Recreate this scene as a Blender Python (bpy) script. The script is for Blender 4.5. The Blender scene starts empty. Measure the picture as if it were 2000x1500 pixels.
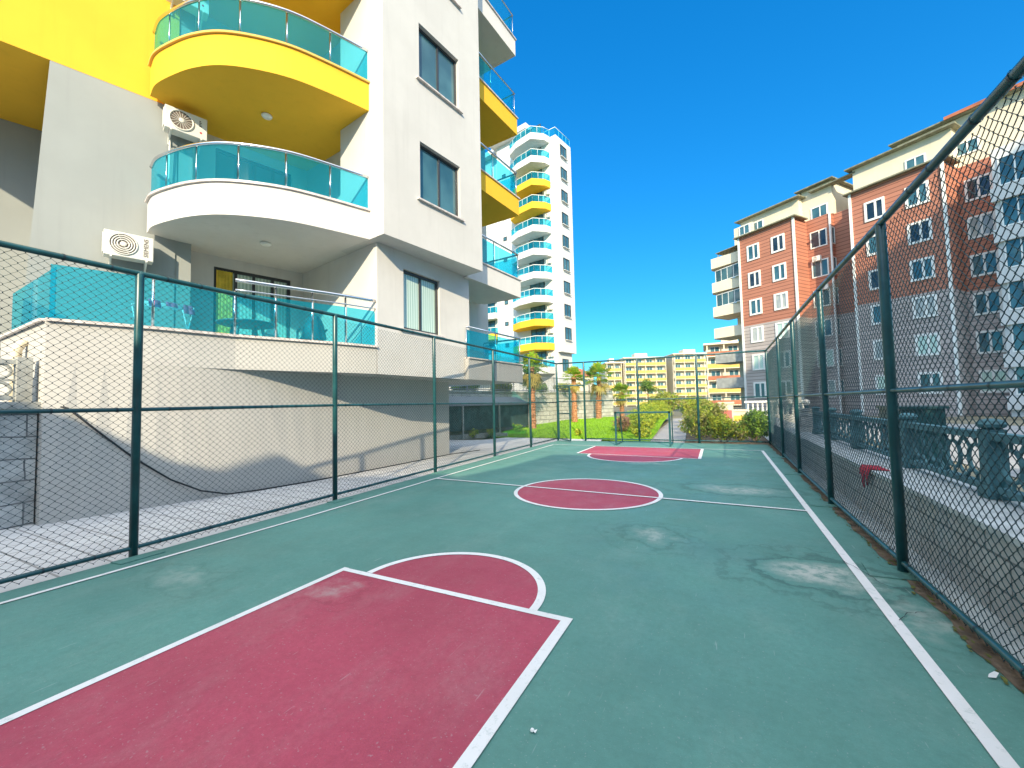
import bpy, math, random
import numpy as np
from mathutils import Vector, Matrix

random.seed(7)
RNG = np.random.default_rng(11)
S = bpy.context.scene
COL = S.collection
R = math.radians

# ------------------------------------------------------------------ materials
def nt_new(name):
    m = bpy.data.materials.new(name)
    m.use_nodes = True
    nt = m.node_tree
    b = nt.nodes['Principled BSDF']
    return m, nt, b

def N(nt, typ, **kw):
    n = nt.nodes.new(typ)
    for k, v in kw.items():
        if k in n.inputs:
            n.inputs[k].default_value = v
        else:
            setattr(n, k, v)
    return n

def rgba(c):
    return (c[0], c[1], c[2], 1.0)

def mixc(nt, fac, a, b, blend='MIX'):
    n = nt.nodes.new('ShaderNodeMix')
    n.data_type = 'RGBA'
    n.blend_type = blend
    for sock, v in ((n.inputs[0], fac), (n.inputs[6], a), (n.inputs[7], b)):
        if isinstance(v, (int, float)):
            sock.default_value = v
        elif isinstance(v, tuple):
            sock.default_value = rgba(v)
        else:
            nt.links.new(v, sock)
    return n.outputs[2]

def mathn(nt, op, a, b=None, c=None):
    n = nt.nodes.new('ShaderNodeMath')
    n.operation = op
    for i, v in enumerate((a, b, c)):
        if v is None:
            continue
        if isinstance(v, (int, float)):
            n.inputs[i].default_value = v
        else:
            nt.links.new(v, n.inputs[i])
    return n.outputs[0]

def ramp(nt, fac, p0, p1, c0=0.0, c1=1.0):
    n = nt.nodes.new('ShaderNodeMapRange')
    n.interpolation_type = 'SMOOTHSTEP'
    nt.links.new(fac, n.inputs[0])
    n.inputs[1].default_value = p0
    n.inputs[2].default_value = p1
    n.inputs[3].default_value = c0
    n.inputs[4].default_value = c1
    return n.outputs[0]

def noise(nt, scale, detail=4.0, rough=0.55, vec=None, stretch=None):
    if vec is None:
        vec = nt.nodes.new('ShaderNodeNewGeometry').outputs['Position']
    if stretch:
        mp = nt.nodes.new('ShaderNodeMapping')
        mp.inputs['Scale'].default_value = stretch
        nt.links.new(vec, mp.inputs[0])
        vec = mp.outputs[0]
    n = nt.nodes.new('ShaderNodeTexNoise')
    n.inputs['Scale'].default_value = scale
    n.inputs['Detail'].default_value = detail
    n.inputs['Roughness'].default_value = rough
    nt.links.new(vec, n.inputs['Vector'])
    return n.outputs['Fac']

def bump(nt, b, height, strength=0.3, dist=0.01):
    n = nt.nodes.new('ShaderNodeBump')
    n.inputs['Strength'].default_value = strength
    n.inputs['Distance'].default_value = dist
    nt.links.new(height, n.inputs['Height'])
    nt.links.new(n.outputs[0], b.inputs['Normal'])

MATS = {}
def plain(name, col, rough=0.6, var=0.12, scale=3.0, bmp=0.0, bscale=60.0, metal=0.0, spec=0.4):
    """one colour with soft patchy wear and a little relief"""
    m, nt, b = nt_new(name)
    d = tuple(max(0, c * (1 - var)) for c in col)
    l = tuple(min(1, c * (1 + var * 0.6)) for c in col)
    f = ramp(nt, noise(nt, scale), 0.32, 0.68)
    nt.links.new(mixc(nt, f, d, l), b.inputs['Base Color'])
    b.inputs['Roughness'].default_value = rough
    b.inputs['Metallic'].default_value = metal
    b.inputs['Specular IOR Level'].default_value = spec
    if bmp:
        bump(nt, b, noise(nt, bscale, 3.0), bmp, 0.01)
    MATS[name] = m
    return m

def plaster(name, col, dirt=0.1):
    """painted render: faint trowel mottling, streaks running down, fine grain"""
    m, nt, b = nt_new(name)
    big = ramp(nt, noise(nt, 0.9, 5.0, 0.6), 0.3, 0.7)
    streak = ramp(nt, noise(nt, 1.0, 4.0, 0.6, stretch=(5.0, 5.0, 0.35)), 0.5, 0.8)
    d = tuple(c * (1 - dirt * 0.7) for c in col)
    c1 = mixc(nt, big, d, col)
    c2 = mixc(nt, mathn(nt, 'MULTIPLY', streak, dirt * 2.4), c1, tuple(c * 0.72 for c in col))
    nt.links.new(c2, b.inputs['Base Color'])
    b.inputs['Roughness'].default_value = 0.85
    b.inputs['Specular IOR Level'].default_value = 0.2
    bump(nt, b, noise(nt, 90.0, 3.0), 0.18, 0.006)
    MATS[name] = m
    return m

def uvnode(nt):
    return nt.nodes.new('ShaderNodeUVMap').outputs[0]

def bricky(name, c1, c2, mortar, bw, bh, msize, rough=0.85, offset=0.5, var=0.25, bmp=0.6, warp=0.0, squash=1.0):
    m, nt, b = nt_new(name)
    vec = uvnode(nt)
    if warp:
        nz = nt.nodes.new('ShaderNodeTexNoise')
        nz.inputs['Scale'].default_value = 2.0
        nt.links.new(vec, nz.inputs['Vector'])
        vm = nt.nodes.new('ShaderNodeVectorMath'); vm.operation = 'MULTIPLY_ADD'
        nt.links.new(nz.outputs['Color'], vm.inputs[0])
        vm.inputs[1].default_value = (warp, warp, 0)
        nt.links.new(vec, vm.inputs[2])
        vec = vm.outputs[0]
    t = nt.nodes.new('ShaderNodeTexBrick')
    t.offset = offset
    t.squash = squash
    t.inputs['Scale'].default_value = 1.0
    t.inputs['Color1'].default_value = rgba(c1)
    t.inputs['Color2'].default_value = rgba(c2)
    t.inputs['Mortar'].default_value = rgba(mortar)
    t.inputs['Mortar Size'].default_value = msize
    t.inputs['Brick Width'].default_value = bw
    t.inputs['Row Height'].default_value = bh
    nt.links.new(vec, t.inputs['Vector'])
    nz2 = ramp(nt, noise(nt, 3.5, 6.0, 0.65), 0.3, 0.75)
    col = mixc(nt, mathn(nt, 'MULTIPLY', nz2, var), t.outputs['Color'], tuple(x * 0.5 for x in c1))
    nt.links.new(col, b.inputs['Base Color'])
    b.inputs['Roughness'].default_value = rough
    h = mathn(nt, 'SUBTRACT', mathn(nt, 'MULTIPLY', noise(nt, 25.0, 5.0), 0.5), t.outputs['Fac'])
    bump(nt, b, h, bmp, 0.02)
    MATS[name] = m
    return m

def siding(name, col, pitch=0.3):
    """horizontal clapboard: each board a tilted face with a dark joint under it"""
    m, nt, b = nt_new(name)
    sx = nt.nodes.new('ShaderNodeSeparateXYZ')
    nt.links.new(nt.nodes.new('ShaderNodeNewGeometry').outputs['Position'], sx.inputs[0])
    fr = mathn(nt, 'FRACT', mathn(nt, 'DIVIDE', sx.outputs[2], pitch))
    gap = mathn(nt, 'LESS_THAN', fr, 0.17)
    board = mathn(nt, 'FLOOR', mathn(nt, 'DIVIDE', sx.outputs[2], pitch))
    wn = nt.nodes.new('ShaderNodeTexWhiteNoise'); wn.noise_dimensions = '1D'
    nt.links.new(board, wn.inputs['W'])
    c = mixc(nt, wn.outputs['Value'], tuple(x * 0.88 for x in col), tuple(min(1, x * 1.08) for x in col))
    c = mixc(nt, mathn(nt, 'MULTIPLY', ramp(nt, noise(nt, 0.6, 4.0), 0.4, 0.7), 0.25), c, tuple(x * 0.72 for x in col))
    c = mixc(nt, mathn(nt, 'MULTIPLY', gap, 0.85), c, tuple(x * 0.3 for x in col))
    nt.links.new(c, b.inputs['Base Color'])
    b.inputs['Roughness'].default_value = 0.7
    bump(nt, b, fr, 0.5, 0.03)
    MATS[name] = m
    return m

GREEN = (0.105, 0.262, 0.222)
RED = (0.42, 0.066, 0.108)

def court_material(name, col, stains):
    """acrylic court paint: roller mottling, scuffs, grit, chalky worn spots with tide marks where puddles dried"""
    m, nt, b = nt_new(name)
    geo = nt.nodes.new('ShaderNodeNewGeometry').outputs['Position']
    big = ramp(nt, noise(nt, 0.45, 7.0, 0.65), 0.3, 0.72)
    mid = ramp(nt, noise(nt, 1.7, 8.0, 0.72, stretch=(1.0, 0.5, 1.0)), 0.46, 0.74)
    blot = ramp(nt, noise(nt, 6.0, 8.0, 0.75), 0.50, 0.70)
    fine = ramp(nt, noise(nt, 170.0, 3.0, 0.75), 0.30, 0.70)
    spk = ramp(nt, noise(nt, 60.0, 2.0, 0.6), 0.64, 0.72)
    mot = ramp(nt, noise(nt, 24.0, 6.0, 0.8), 0.36, 0.66)
    c = mixc(nt, big, tuple(x * 0.88 for x in col), tuple(x * 1.22 for x in col))
    pale = tuple(0.62 * x + 0.38 * g for x, g in zip(col, (0.42, 0.46, 0.42)))
    c = mixc(nt, mathn(nt, 'MULTIPLY', mid, 0.42), c, pale)
    c = mixc(nt, mathn(nt, 'MULTIPLY', blot, 0.22), c, tuple(x * 0.68 for x in col))
    c = mixc(nt, mathn(nt, 'MULTIPLY', fine, 0.30), c, tuple(x * 0.62 for x in col))
    c = mixc(nt, mathn(nt, 'MULTIPLY', mot, 0.30), c, tuple(x * 0.66 for x in col))
    c = mixc(nt, mathn(nt, 'MULTIPLY', spk, 0.6), c, tuple(0.5 * x + 0.2 for x in col))
    wob = nt.nodes.new('ShaderNodeTexNoise'); wob.inputs['Scale'].default_value = 2.6
    wob.inputs['Detail'].default_value = 8.0; wob.inputs['Roughness'].default_value = 0.65
    nt.links.new(geo, wob.inputs['Vector'])
    wv = nt.nodes.new('ShaderNodeVectorMath'); wv.operation = 'MULTIPLY_ADD'
    nt.links.new(wob.outputs['Color'], wv.inputs[0]); wv.inputs[1].default_value = (0.9, 0.9, 0.0)
    nt.links.new(geo, wv.inputs[2])
    brk = ramp(nt, noise(nt, 9.0, 6.0, 0.7), 0.30, 0.62)
    for (x, y, rx, ry, amt) in stains:
        mp = nt.nodes.new('ShaderNodeVectorMath'); mp.operation = 'SUBTRACT'
        nt.links.new(wv.outputs[0], mp.inputs[0]); mp.inputs[1].default_value = (x + 0.45, y + 0.45, 0)
        ml = nt.nodes.new('ShaderNodeVectorMath'); ml.operation = 'MULTIPLY'
        nt.links.new(mp.outputs[0], ml.inputs[0]); ml.inputs[1].default_value = (1 / rx, 1 / ry, 0)
        ln = nt.nodes.new('ShaderNodeVectorMath'); ln.operation = 'LENGTH'
        nt.links.new(ml.outputs[0], ln.inputs[0])
        core = mathn(nt, 'MULTIPLY', ramp(nt, ln.outputs['Value'], 0.1, 0.98, 1.0, 0.0), brk)
        c = mixc(nt, mathn(nt, 'MULTIPLY', core, amt), c, (0.44, 0.47, 0.42))
        ring = mathn(nt, 'MULTIPLY', ramp(nt, ln.outputs['Value'], 0.93, 1.0), ramp(nt, ln.outputs['Value'], 1.02, 1.25, 1.0, 0.0))
        ring2 = mathn(nt, 'MULTIPLY', ramp(nt, ln.outputs['Value'], 1.42, 1.5), ramp(nt, ln.outputs['Value'], 1.5, 1.62, 1.0, 0.0))
        c = mixc(nt, mathn(nt, 'MULTIPLY', mathn(nt, 'ADD', ring, mathn(nt, 'MULTIPLY', ring2, 0.6)), amt * 0.7), c, tuple(x * 0.45 for x in col))
    for rot, thr, sc_, amt in ((0.7, 0.71, 6.0, 0.5), (-0.5, 0.73, 9.0, 0.4), (1.5, 0.74, 4.0, 0.35)):
        vor = nt.nodes.new('ShaderNodeTexNoise'); vor.inputs['Scale'].default_value = sc_; vor.inputs['Detail'].default_value = 2.5
        mp2 = nt.nodes.new('ShaderNodeMapping'); mp2.inputs['Rotation'].default_value = (0, 0, rot); mp2.inputs['Scale'].default_value = (6.0, 0.5, 1)
        nt.links.new(geo, mp2.inputs[0]); nt.links.new(mp2.outputs[0], vor.inputs['Vector'])
        sc = ramp(nt, vor.outputs['Fac'], thr, thr + 0.05)
        c = mixc(nt, mathn(nt, 'MULTIPLY', sc, amt), c, tuple(min(1, 0.5 * x + 0.26) for x in col))
    nt.links.new(c, b.inputs['Base Color'])
    nt.links.new(ramp(nt, noise(nt, 1.2, 6.0, 0.65), 0.3, 0.7, 0.5, 0.78), b.inputs['Roughness'])
    b.inputs['Specular IOR Level'].default_value = 0.35
    bump(nt, b, noise(nt, 160.0, 4.0, 0.7), 0.45, 0.004)
    MATS[name] = m
    return m

STAINS = [(0.72, 4.42, 0.55, 0.42, 1.0), (-0.8, 4.95, 0.36, 0.34, 0.6), (0.2, 8.0, 0.9, 0.42, 0.7), (-1.8, 10.6, 0.9, 0.28, 0.45),
          (1.15, 3.85, 0.22, 0.45, 0.5), (-4.5, 2.05, 0.5, 0.2, 0.35)]
court_material('court_green', GREEN, STAINS)
court_material('court_red', RED, [(-2.95, 2.45, 0.28, 0.2, 0.4)])

def line_paint():
    m, nt, b = nt_new('line_white')
    wear = ramp(nt, noise(nt, 13.0, 10.0, 0.82), 0.53, 0.64)
    c = mixc(nt, mathn(nt, 'MULTIPLY', wear, 0.6), (0.80, 0.78, 0.76), (0.42, 0.47, 0.43))
    c = mixc(nt, mathn(nt, 'MULTIPLY', ramp(nt, noise(nt, 1.3, 5.0), 0.45, 0.7), 0.3), c, (0.55, 0.56, 0.52))
    nt.links.new(c, b.inputs['Base Color']); b.inputs['Roughness'].default_value = 0.6
    bump(nt, b, noise(nt, 160.0, 4.0, 0.7), 0.3, 0.004)
    MATS['line_white'] = m
line_paint()

plaster('white_wall', (0.65, 0.63, 0.60), 0.12)
plaster('bay_wall', (0.575, 0.565, 0.545), 0.12)
plaster('lower_wall', (0.49, 0.48, 0.455), 0.08)
plaster('grey_wall', (0.33, 0.35, 0.34), 0.10)
plaster('slate_wall', (0.22, 0.24, 0.25), 0.1)
plaster('yellow_wall', (0.82, 0.475, 0.04), 0.10)
plaster('cream_wall', (0.74, 0.66, 0.50), 0.12)
plaster('ochre_wall', (0.66, 0.44, 0.12), 0.12)
plaster('tower_white', (0.64, 0.64, 0.62), 0.06)
plain('marble', (0.62, 0.56, 0.53), 0.35, 0.2, 9.0)
plain('dark_frame', (0.045, 0.05, 0.055), 0.4)
plain('white_trim', (0.78, 0.78, 0.74), 0.5, 0.06)
plain('metal_rail', (0.72, 0.72, 0.74), 0.18, 0.05, metal=1.0)
plain('fence_paint', (0.014, 0.08, 0.09), 0.32, 0.25, 5.0, spec=0.55)
plain('wire_coat', (0.014, 0.06, 0.07), 0.4, 0.2, spec=0.5)
plain('wire_tie', (0.02, 0.04, 0.05), 0.4)
plain('concrete', (0.36, 0.37, 0.35), 0.85, 0.25, 4.0, 0.5, 40)
plain('coping_paint', (0.52, 0.56, 0.56), 0.7, 0.2, 5.0, 0.3, 40)
plain('cast_green', (0.075, 0.19, 0.22), 0.75, 0.3, 6.0, 0.4, 40)
plain('roof_dark', (0.22, 0.22, 0.15), 0.6, 0.3)
plain('roof_red', (0.42, 0.14, 0.07), 0.7, 0.3, 1.0)
plain('ac_white', (0.74, 0.72, 0.66), 0.45, 0.06)
plain('ac_dark', (0.16, 0.13, 0.11), 0.5)
plain('ac_red', (0.55, 0.05, 0.08), 0.5)
plain('rubber', (0.02, 0.022, 0.025), 0.6)
plain('plastic_white', (0.75, 0.77, 0.76), 0.4)
plain('plastic_grey', (0.16, 0.19, 0.20), 0.45)
plain('cloth_red', (0.50, 0.02, 0.05), 0.8, 0.2)
plain('cloth_pink', (0.62, 0.12, 0.25), 0.8, 0.2)
plain('curtain_yellow', (0.70, 0.50, 0.06), 0.85, 0.2, 6.0)
plain('curtain_green', (0.45, 0.62, 0.12), 0.85, 0.2, 6.0)
plain('curtain_pale', (0.66, 0.74, 0.70), 0.85, 0.15, 6.0)
plain('paper', (0.8, 0.8, 0.78), 0.7)
plain('net_green', (0.03, 0.07, 0.07), 0.9, 0.4, 3.0, 0.5, 20)
plain('poster_red', (0.60, 0.16, 0.14), 0.6)
plain('poster_yellow', (0.75, 0.50, 0.08), 0.6)
plain('soil', (0.15, 0.11, 0.075), 0.95, 0.5, 7.0, 0.9, 30)
plain('tarmac', (0.30, 0.30, 0.29), 0.9, 0.25, 4.0, 0.4, 80)
plain('earth', (0.20, 0.18, 0.12), 0.95, 0.4, 0.3, 0.4, 10)
plain('palm_bark', (0.42, 0.20, 0.10), 0.9, 0.5, 12.0, 0.9, 35)
plain('bark', (0.13, 0.09, 0.06), 0.9, 0.4, 8.0, 0.8, 30)
plain('bar_grey', (0.24, 0.26, 0.27), 0.5)
plain('globe_white', (0.8, 0.8, 0.76), 0.3, 0.03)
plain('moss', (0.12, 0.13, 0.03), 0.95, 0.5, 14.0, 0.6, 60)
bricky('pavers', (0.58, 0.57, 0.57), (0.66, 0.65, 0.64), (0.30, 0.29, 0.28), 0.4, 0.4, 0.012, 0.85, 0.0, 0.2, 0.3)
bricky('path_pavers', (0.42, 0.40, 0.40), (0.50, 0.47, 0.46), (0.24, 0.23, 0.22), 0.24, 0.12, 0.012, 0.85, 0.5, 0.25, 0.3)
bricky('block_wall', (0.46, 0.46, 0.45), (0.52, 0.52, 0.50), (0.17, 0.18, 0.18), 0.55, 0.22, 0.009, 0.9, 0.5, 0.3, 0.5)
bricky('rubble_wall', (0.50, 0.48, 0.44), (0.66, 0.64, 0.60), (0.30, 0.29, 0.27), 0.62, 0.27, 0.018, 0.9, 0.45, 0.4, 1.0, 0.08)
bricky('split_stone', (0.46, 0.48, 0.48), (0.62, 0.63, 0.62), (0.13, 0.14, 0.15), 0.46, 0.31, 0.009, 0.9, 0.4, 0.75, 2.0, 0.05)
siding('brick_clad', (0.47, 0.19, 0.12), 0.36)
siding('grey_clad', (0.46, 0.40, 0.375), 0.36)

def glass_mat(name, tint, body, fac, rough=0.03):
    m, nt, b = nt_new(name)
    out = nt.nodes['Material Output']
    tr = nt.nodes.new('ShaderNodeBsdfTransparent'); tr.inputs[0].default_value = rgba(tint)
    b.inputs['Base Color'].default_value = rgba(body)
    b.inputs['Roughness'].default_value = rough
    b.inputs['Specular IOR Level'].default_value = 0.6
    mx = nt.nodes.new('ShaderNodeMixShader'); mx.inputs[0].default_value = fac
    nt.links.new(tr.outputs[0], mx.inputs[1]); nt.links.new(b.outputs[0], mx.inputs[2])
    nt.links.new(mx.outputs[0], out.inputs[0])
    MATS[name] = m
glass_mat('glass_cyan', (0.40, 0.86, 0.95), (0.02, 0.45, 0.60), 0.13)

def pane_mat():
    m, nt, b = nt_new('window_pane')
    f = ramp(nt, noise(nt, 0.7, 3.0), 0.35, 0.65)
    nt.links.new(mixc(nt, f, (0.035, 0.10, 0.13), (0.07, 0.17, 0.20)), b.inputs['Base Color'])
    b.inputs['Roughness'].default_value = 0.06
    b.inputs['Specular IOR Level'].default_value = 0.8
    MATS['window_pane'] = m
pane_mat()
def pane_plain(name, c1, c2):
    m, nt, b = nt_new(name)
    f = ramp(nt, noise(nt, 0.9, 3.0), 0.35, 0.65)
    nt.links.new(mixc(nt, f, c1, c2), b.inputs['Base Color']); b.inputs['Roughness'].default_value = 0.07; b.inputs['Specular IOR Level'].default_value = 0.7
    MATS[name] = m
pane_plain('pane_dark', (0.015, 0.03, 0.045), (0.04, 0.06, 0.08)); pane_plain('pane_pale', (0.30, 0.33, 0.33), (0.45, 0.46, 0.42))

def curtain_pane():
    """net curtain hanging in folds right behind the glass"""
    m, nt, b = nt_new('curtain_pane')
    wv = nt.nodes.new('ShaderNodeTexWave'); wv.inputs['Scale'].default_value = 1.0
    wv.bands_direction = 'X'
    mp = nt.nodes.new('ShaderNodeMapping'); mp.inputs['Scale'].default_value = (4.0, 1, 1)
    nt.links.new(uvnode(nt), mp.inputs[0]); nt.links.new(mp.outputs[0], wv.inputs['Vector'])
    wv.inputs['Distortion'].default_value = 1.5
    nt.links.new(mixc(nt, wv.outputs['Fac'], (0.34, 0.50, 0.42), (0.62, 0.74, 0.66)), b.inputs['Base Color'])
    b.inputs['Roughness'].default_value = 0.25
    b.inputs['Coat Weight'].default_value = 1.0
    b.inputs['Coat Roughness'].default_value = 0.03
    MATS['curtain_pane'] = m
curtain_pane()

def leaf_mat(name, col):
    m, nt, b = nt_new(name)
    f = ramp(nt, noise(nt, 9.0, 2.0), 0.3, 0.7)
    c = mixc(nt, f, tuple(x * 0.7 for x in col), tuple(min(1, x * 1.25) for x in col))
    nt.links.new(c, b.inputs['Base Color'])
    b.inputs['Roughness'].default_value = 0.55
    tl = nt.nodes.new('ShaderNodeBsdfTranslucent')
    nt.links.new(c, tl.inputs[0])
    mx = nt.nodes.new('ShaderNodeMixShader'); mx.inputs[0].default_value = 0.35
    out = nt.nodes['Material Output']
    nt.links.new(b.outputs[0], mx.inputs[1]); nt.links.new(tl.outputs[0], mx.inputs[2])
    nt.links.new(mx.outputs[0], out.inputs[0])
    MATS[name] = m
leaf_mat('leaf_lime', (0.46, 0.50, 0.035))
leaf_mat('leaf_mid', (0.20, 0.33, 0.03))
leaf_mat('leaf_dark', (0.05, 0.12, 0.025))
leaf_mat('leaf_olive', (0.36, 0.34, 0.09))
leaf_mat('leaf_pink', (0.42, 0.22, 0.16))
leaf_mat('frond', (0.24, 0.42, 0.03))
leaf_mat('frond_dry', (0.44, 0.36, 0.09))
leaf_mat('grass_blade', (0.27, 0.50, 0.015))

def lawn_mat():
    m, nt, b = nt_new('lawn_turf')
    f = ramp(nt, noise(nt, 1.3, 6.0, 0.7), 0.3, 0.7)
    g = ramp(nt, noise(nt, 60.0, 4.0, 0.7), 0.3, 0.7)
    c = mixc(nt, f, (0.20, 0.40, 0.012), (0.33, 0.55, 0.02))
    c = mixc(nt, mathn(nt, 'MULTIPLY', g, 0.45), c, (0.11, 0.24, 0.01))
    nt.links.new(c, b.inputs['Base Color']); b.inputs['Roughness'].default_value = 0.9
    bump(nt, b, noise(nt, 80.0, 5.0, 0.8), 1.0, 0.03)
    MATS['lawn_turf'] = m
lawn_mat()

# ------------------------------------------------------------------ mesh building
class MB:
    def __init__(s):
        s.v = []; s.f = []; s.m = []; s.cur = 0
    def add(s, verts, faces):
        o = len(s.v)
        s.v.extend([tuple(map(float, p)) for p in verts])
        for f in faces:
            s.f.append([i + o for i in f]); s.m.append(s.cur)
        return s
    def box(s, x0, x1, y0, y1, z0, z1):
        return s.add([(x0, y0, z0), (x1, y0, z0), (x1, y1, z0), (x0, y1, z0), (x0, y0, z1), (x1, y0, z1), (x1, y1, z1), (x0, y1, z1)],
                     [(3, 2, 1, 0), (4, 5, 6, 7), (0, 1, 5, 4), (1, 2, 6, 5), (2, 3, 7, 6), (3, 0, 4, 7)])
    def obox(s, c, ex, ey, ez):
        c, ex, ey, ez = map(Vector, (c, ex, ey, ez))
        P = [c + a * ex + b * ey + d * ez for d in (-1, 1) for a, b in ((-1, -1), (1, -1), (1, 1), (-1, 1))]
        return s.add(P, [(3, 2, 1, 0), (4, 5, 6, 7), (0, 1, 5, 4), (1, 2, 6, 5), (2, 3, 7, 6), (3, 0, 4, 7)])
    def bar(s, p, q, w, t=None, up=(0, 0, 1)):
        """square bar from p to q"""
        p, q = Vector(p), Vector(q); t = t or w
        d = (q - p); L = d.length; d.normalize()
        u = Vector(up)
        if abs(d.dot(u)) > 0.99: u = Vector((1, 0, 0))
        a = d.cross(u).normalized(); b2 = a.cross(d)
        return s.obox((p + q) / 2, d * (L / 2), a * (w / 2), b2 * (t / 2))
    def prism(s, poly, z0, z1, top=True, bot=True):
        a = sum(poly[i][0] * poly[(i + 1) % len(poly)][1] - poly[(i + 1) % len(poly)][0] * poly[i][1] for i in range(len(poly)))
        if a < 0: poly = list(reversed(poly))
        n = len(poly)
        fz0 = z0 if callable(z0) else (lambda x, y: z0)
        fz1 = z1 if callable(z1) else (lambda x, y: z1)
        V = [(x, y, fz0(x, y)) for x, y in poly] + [(x, y, fz1(x, y)) for x, y in poly]
        F = [(i, (i + 1) % n, n + (i + 1) % n, n + i) for i in range(n)]
        if bot: F.append(tuple(reversed(range(n))))
        if top: F.append(tuple(range(n, 2 * n)))
        return s.add(V, F)
    def strip(s, pts, z0, z1, th):
        """wall of thickness th to the LEFT of the polyline pts"""
        return s.prism(list(pts) + list(reversed(offset(pts, th))), z0, z1)
    def tube(s, pts, r, n=8, cap=True, closed=False):
        pts = [Vector(p) for p in pts]
        k = len(pts); rs = r if isinstance(r, (list, tuple)) else [r] * k
        V = []; up = None
        for i, p in enumerate(pts):
            if closed:
                d = pts[(i + 1) % k] - pts[i - 1]
            else:
                d = pts[min(i + 1, k - 1)] - pts[max(i - 1, 0)]
            d.normalize()
            if up is None:
                up = Vector((0, 0, 1)) if abs(d.z) < 0.9 else Vector((1, 0, 0))
            a = d.cross(up).normalized(); b2 = a.cross(d).normalized(); up = b2
            for j in range(n):
                t = 2 * math.pi * j / n
                V.append(p + (a * math.cos(t) + b2 * math.sin(t)) * rs[i])
        F = []
        for i in range(k if closed else k - 1):
            i2 = (i + 1) % k
            for j in range(n):
                F.append((i * n + j, i * n + (j + 1) % n, i2 * n + (j + 1) % n, i2 * n + j))
        if cap and not closed:
            F.append(tuple(reversed(range(n)))); F.append(tuple(range((k - 1) * n, k * n)))
        return s.add(V, F)
    def lathe(s, prof, c=(0, 0, 0), n=16):
        V = []
        for (r, z) in prof:
            for j in range(n):
                t = 2 * math.pi * j / n
                V.append((c[0] + r * math.cos(t), c[1] + r * math.sin(t), c[2] + z))
        F = []
        for i in range(len(prof) - 1):
            for j in range(n):
                F.append((i * n + j, i * n + (j + 1) % n, (i + 1) * n + (j + 1) % n, (i + 1) * n + j))
        F.append(tuple(reversed(range(n)))); F.append(tuple(range((len(prof) - 1) * n, len(prof) * n)))
        return s.add(V, F)
    def mesh(s, name, mats, smooth=False, uv=True):
        me = bpy.data.meshes.new(name)
        me.from_pydata(s.v, [], s.f)
        for k in (mats if isinstance(mats, (list, tuple)) else [mats]):
            me.materials.append(MATS[k])
        if any(s.m): me.polygons.foreach_set('material_index', s.m)
        if smooth: me.polygons.foreach_set('use_smooth', [True] * len(me.polygons))
        if uv:
            L = me.uv_layers.new(name='UVMap')
            for p in me.polygons:
                n = p.normal
                if abs(n.z) > 0.7:
                    for li in p.loop_indices:
                        v = me.vertices[me.loops[li].vertex_index].co
                        L.data[li].uv = (v.x, v.y)
                else:
                    t = Vector((-n.y, n.x, 0)).normalized()
                    for li in p.loop_indices:
                        v = me.vertices[me.loops[li].vertex_index].co
                        L.data[li].uv = (v.dot(t), v.z)
        me.update()
        return me
    def build(s, name, mats, parent=None, smooth=False, uv=True):
        return link(name, s.mesh(name, mats, smooth, uv), parent)

def offset(pts, th):
    pts = [Vector((p[0], p[1])) for p in pts]
    out = []
    for i, p in enumerate(pts):
        ns = []
        for a, b in ((i - 1, i), (i, i + 1)):
            if a >= 0 and b < len(pts):
                d = (pts[b] - pts[a]).normalized(); ns.append(Vector((-d.y, d.x)))
        if len(ns) == 2:
            k = (ns[0] + ns[1]).normalized()
            q = p + k * (th / max(0.3, k.dot(ns[0])))
        else:
            q = p + ns[0] * th
        out.append((q.x, q.y))
    return out

def smooth_line(pts, n=6):
    """Catmull-Rom through plan points"""
    P = [Vector(p) for p in pts]; P = [2 * P[0] - P[1]] + P + [2 * P[-1] - P[-2]]
    out = []
    for i in range(1, len(P) - 2):
        for k in range(n):
            t = k / n
            a, b, c, d = P[i - 1], P[i], P[i + 1], P[i + 2]
            out.append(tuple(0.5 * ((2 * b) + (c - a) * t + (2 * a - 5 * b + 4 * c - d) * t * t + (3 * b - a - 3 * c + d) * t ** 3)))
    out.append(tuple(P[-2]))
    return out

def link(name, data, parent=None):
    o = bpy.data.objects.new(name, data); COL.objects.link(o)
    if parent is not None: attach(o, parent)
    return o

def world_of(o):
    m = o.matrix_basis.copy()
    if o.parent: m = world_of(o.parent) @ o.matrix_parent_inverse @ m
    return m

def attach(o, parent):
    o.parent = parent
    o.matrix_parent_inverse = world_of(parent).inverted()

def tag(o, label=None, cat=None, group=None, kind=None):
    if label: o['label'] = label
    if cat: o['category'] = cat
    if group: o['group'] = group
    if kind: o['kind'] = kind
    return o

def thing(name, label, cat, loc, group=None):
    o = bpy.data.objects.new(name, None); COL.objects.link(o)
    o.empty_display_size = 0.1
    o.location = loc
    return tag(o, label, cat, group)

def dup(root, loc=None, rz=None, label=None):
    """copy of a thing with copies of its parts and sub-parts"""
    r = root.copy(); COL.objects.link(r)
    if loc is not None: r.location = loc
    if rz is not None: r.rotation_euler.z = rz
    if label: r['label'] = label
    for ch in list(root.children):
        c = ch.copy(); COL.objects.link(c); c.parent = r
        for g in list(ch.children):
            d = g.copy(); COL.objects.link(d); d.parent = c
    return r

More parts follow.
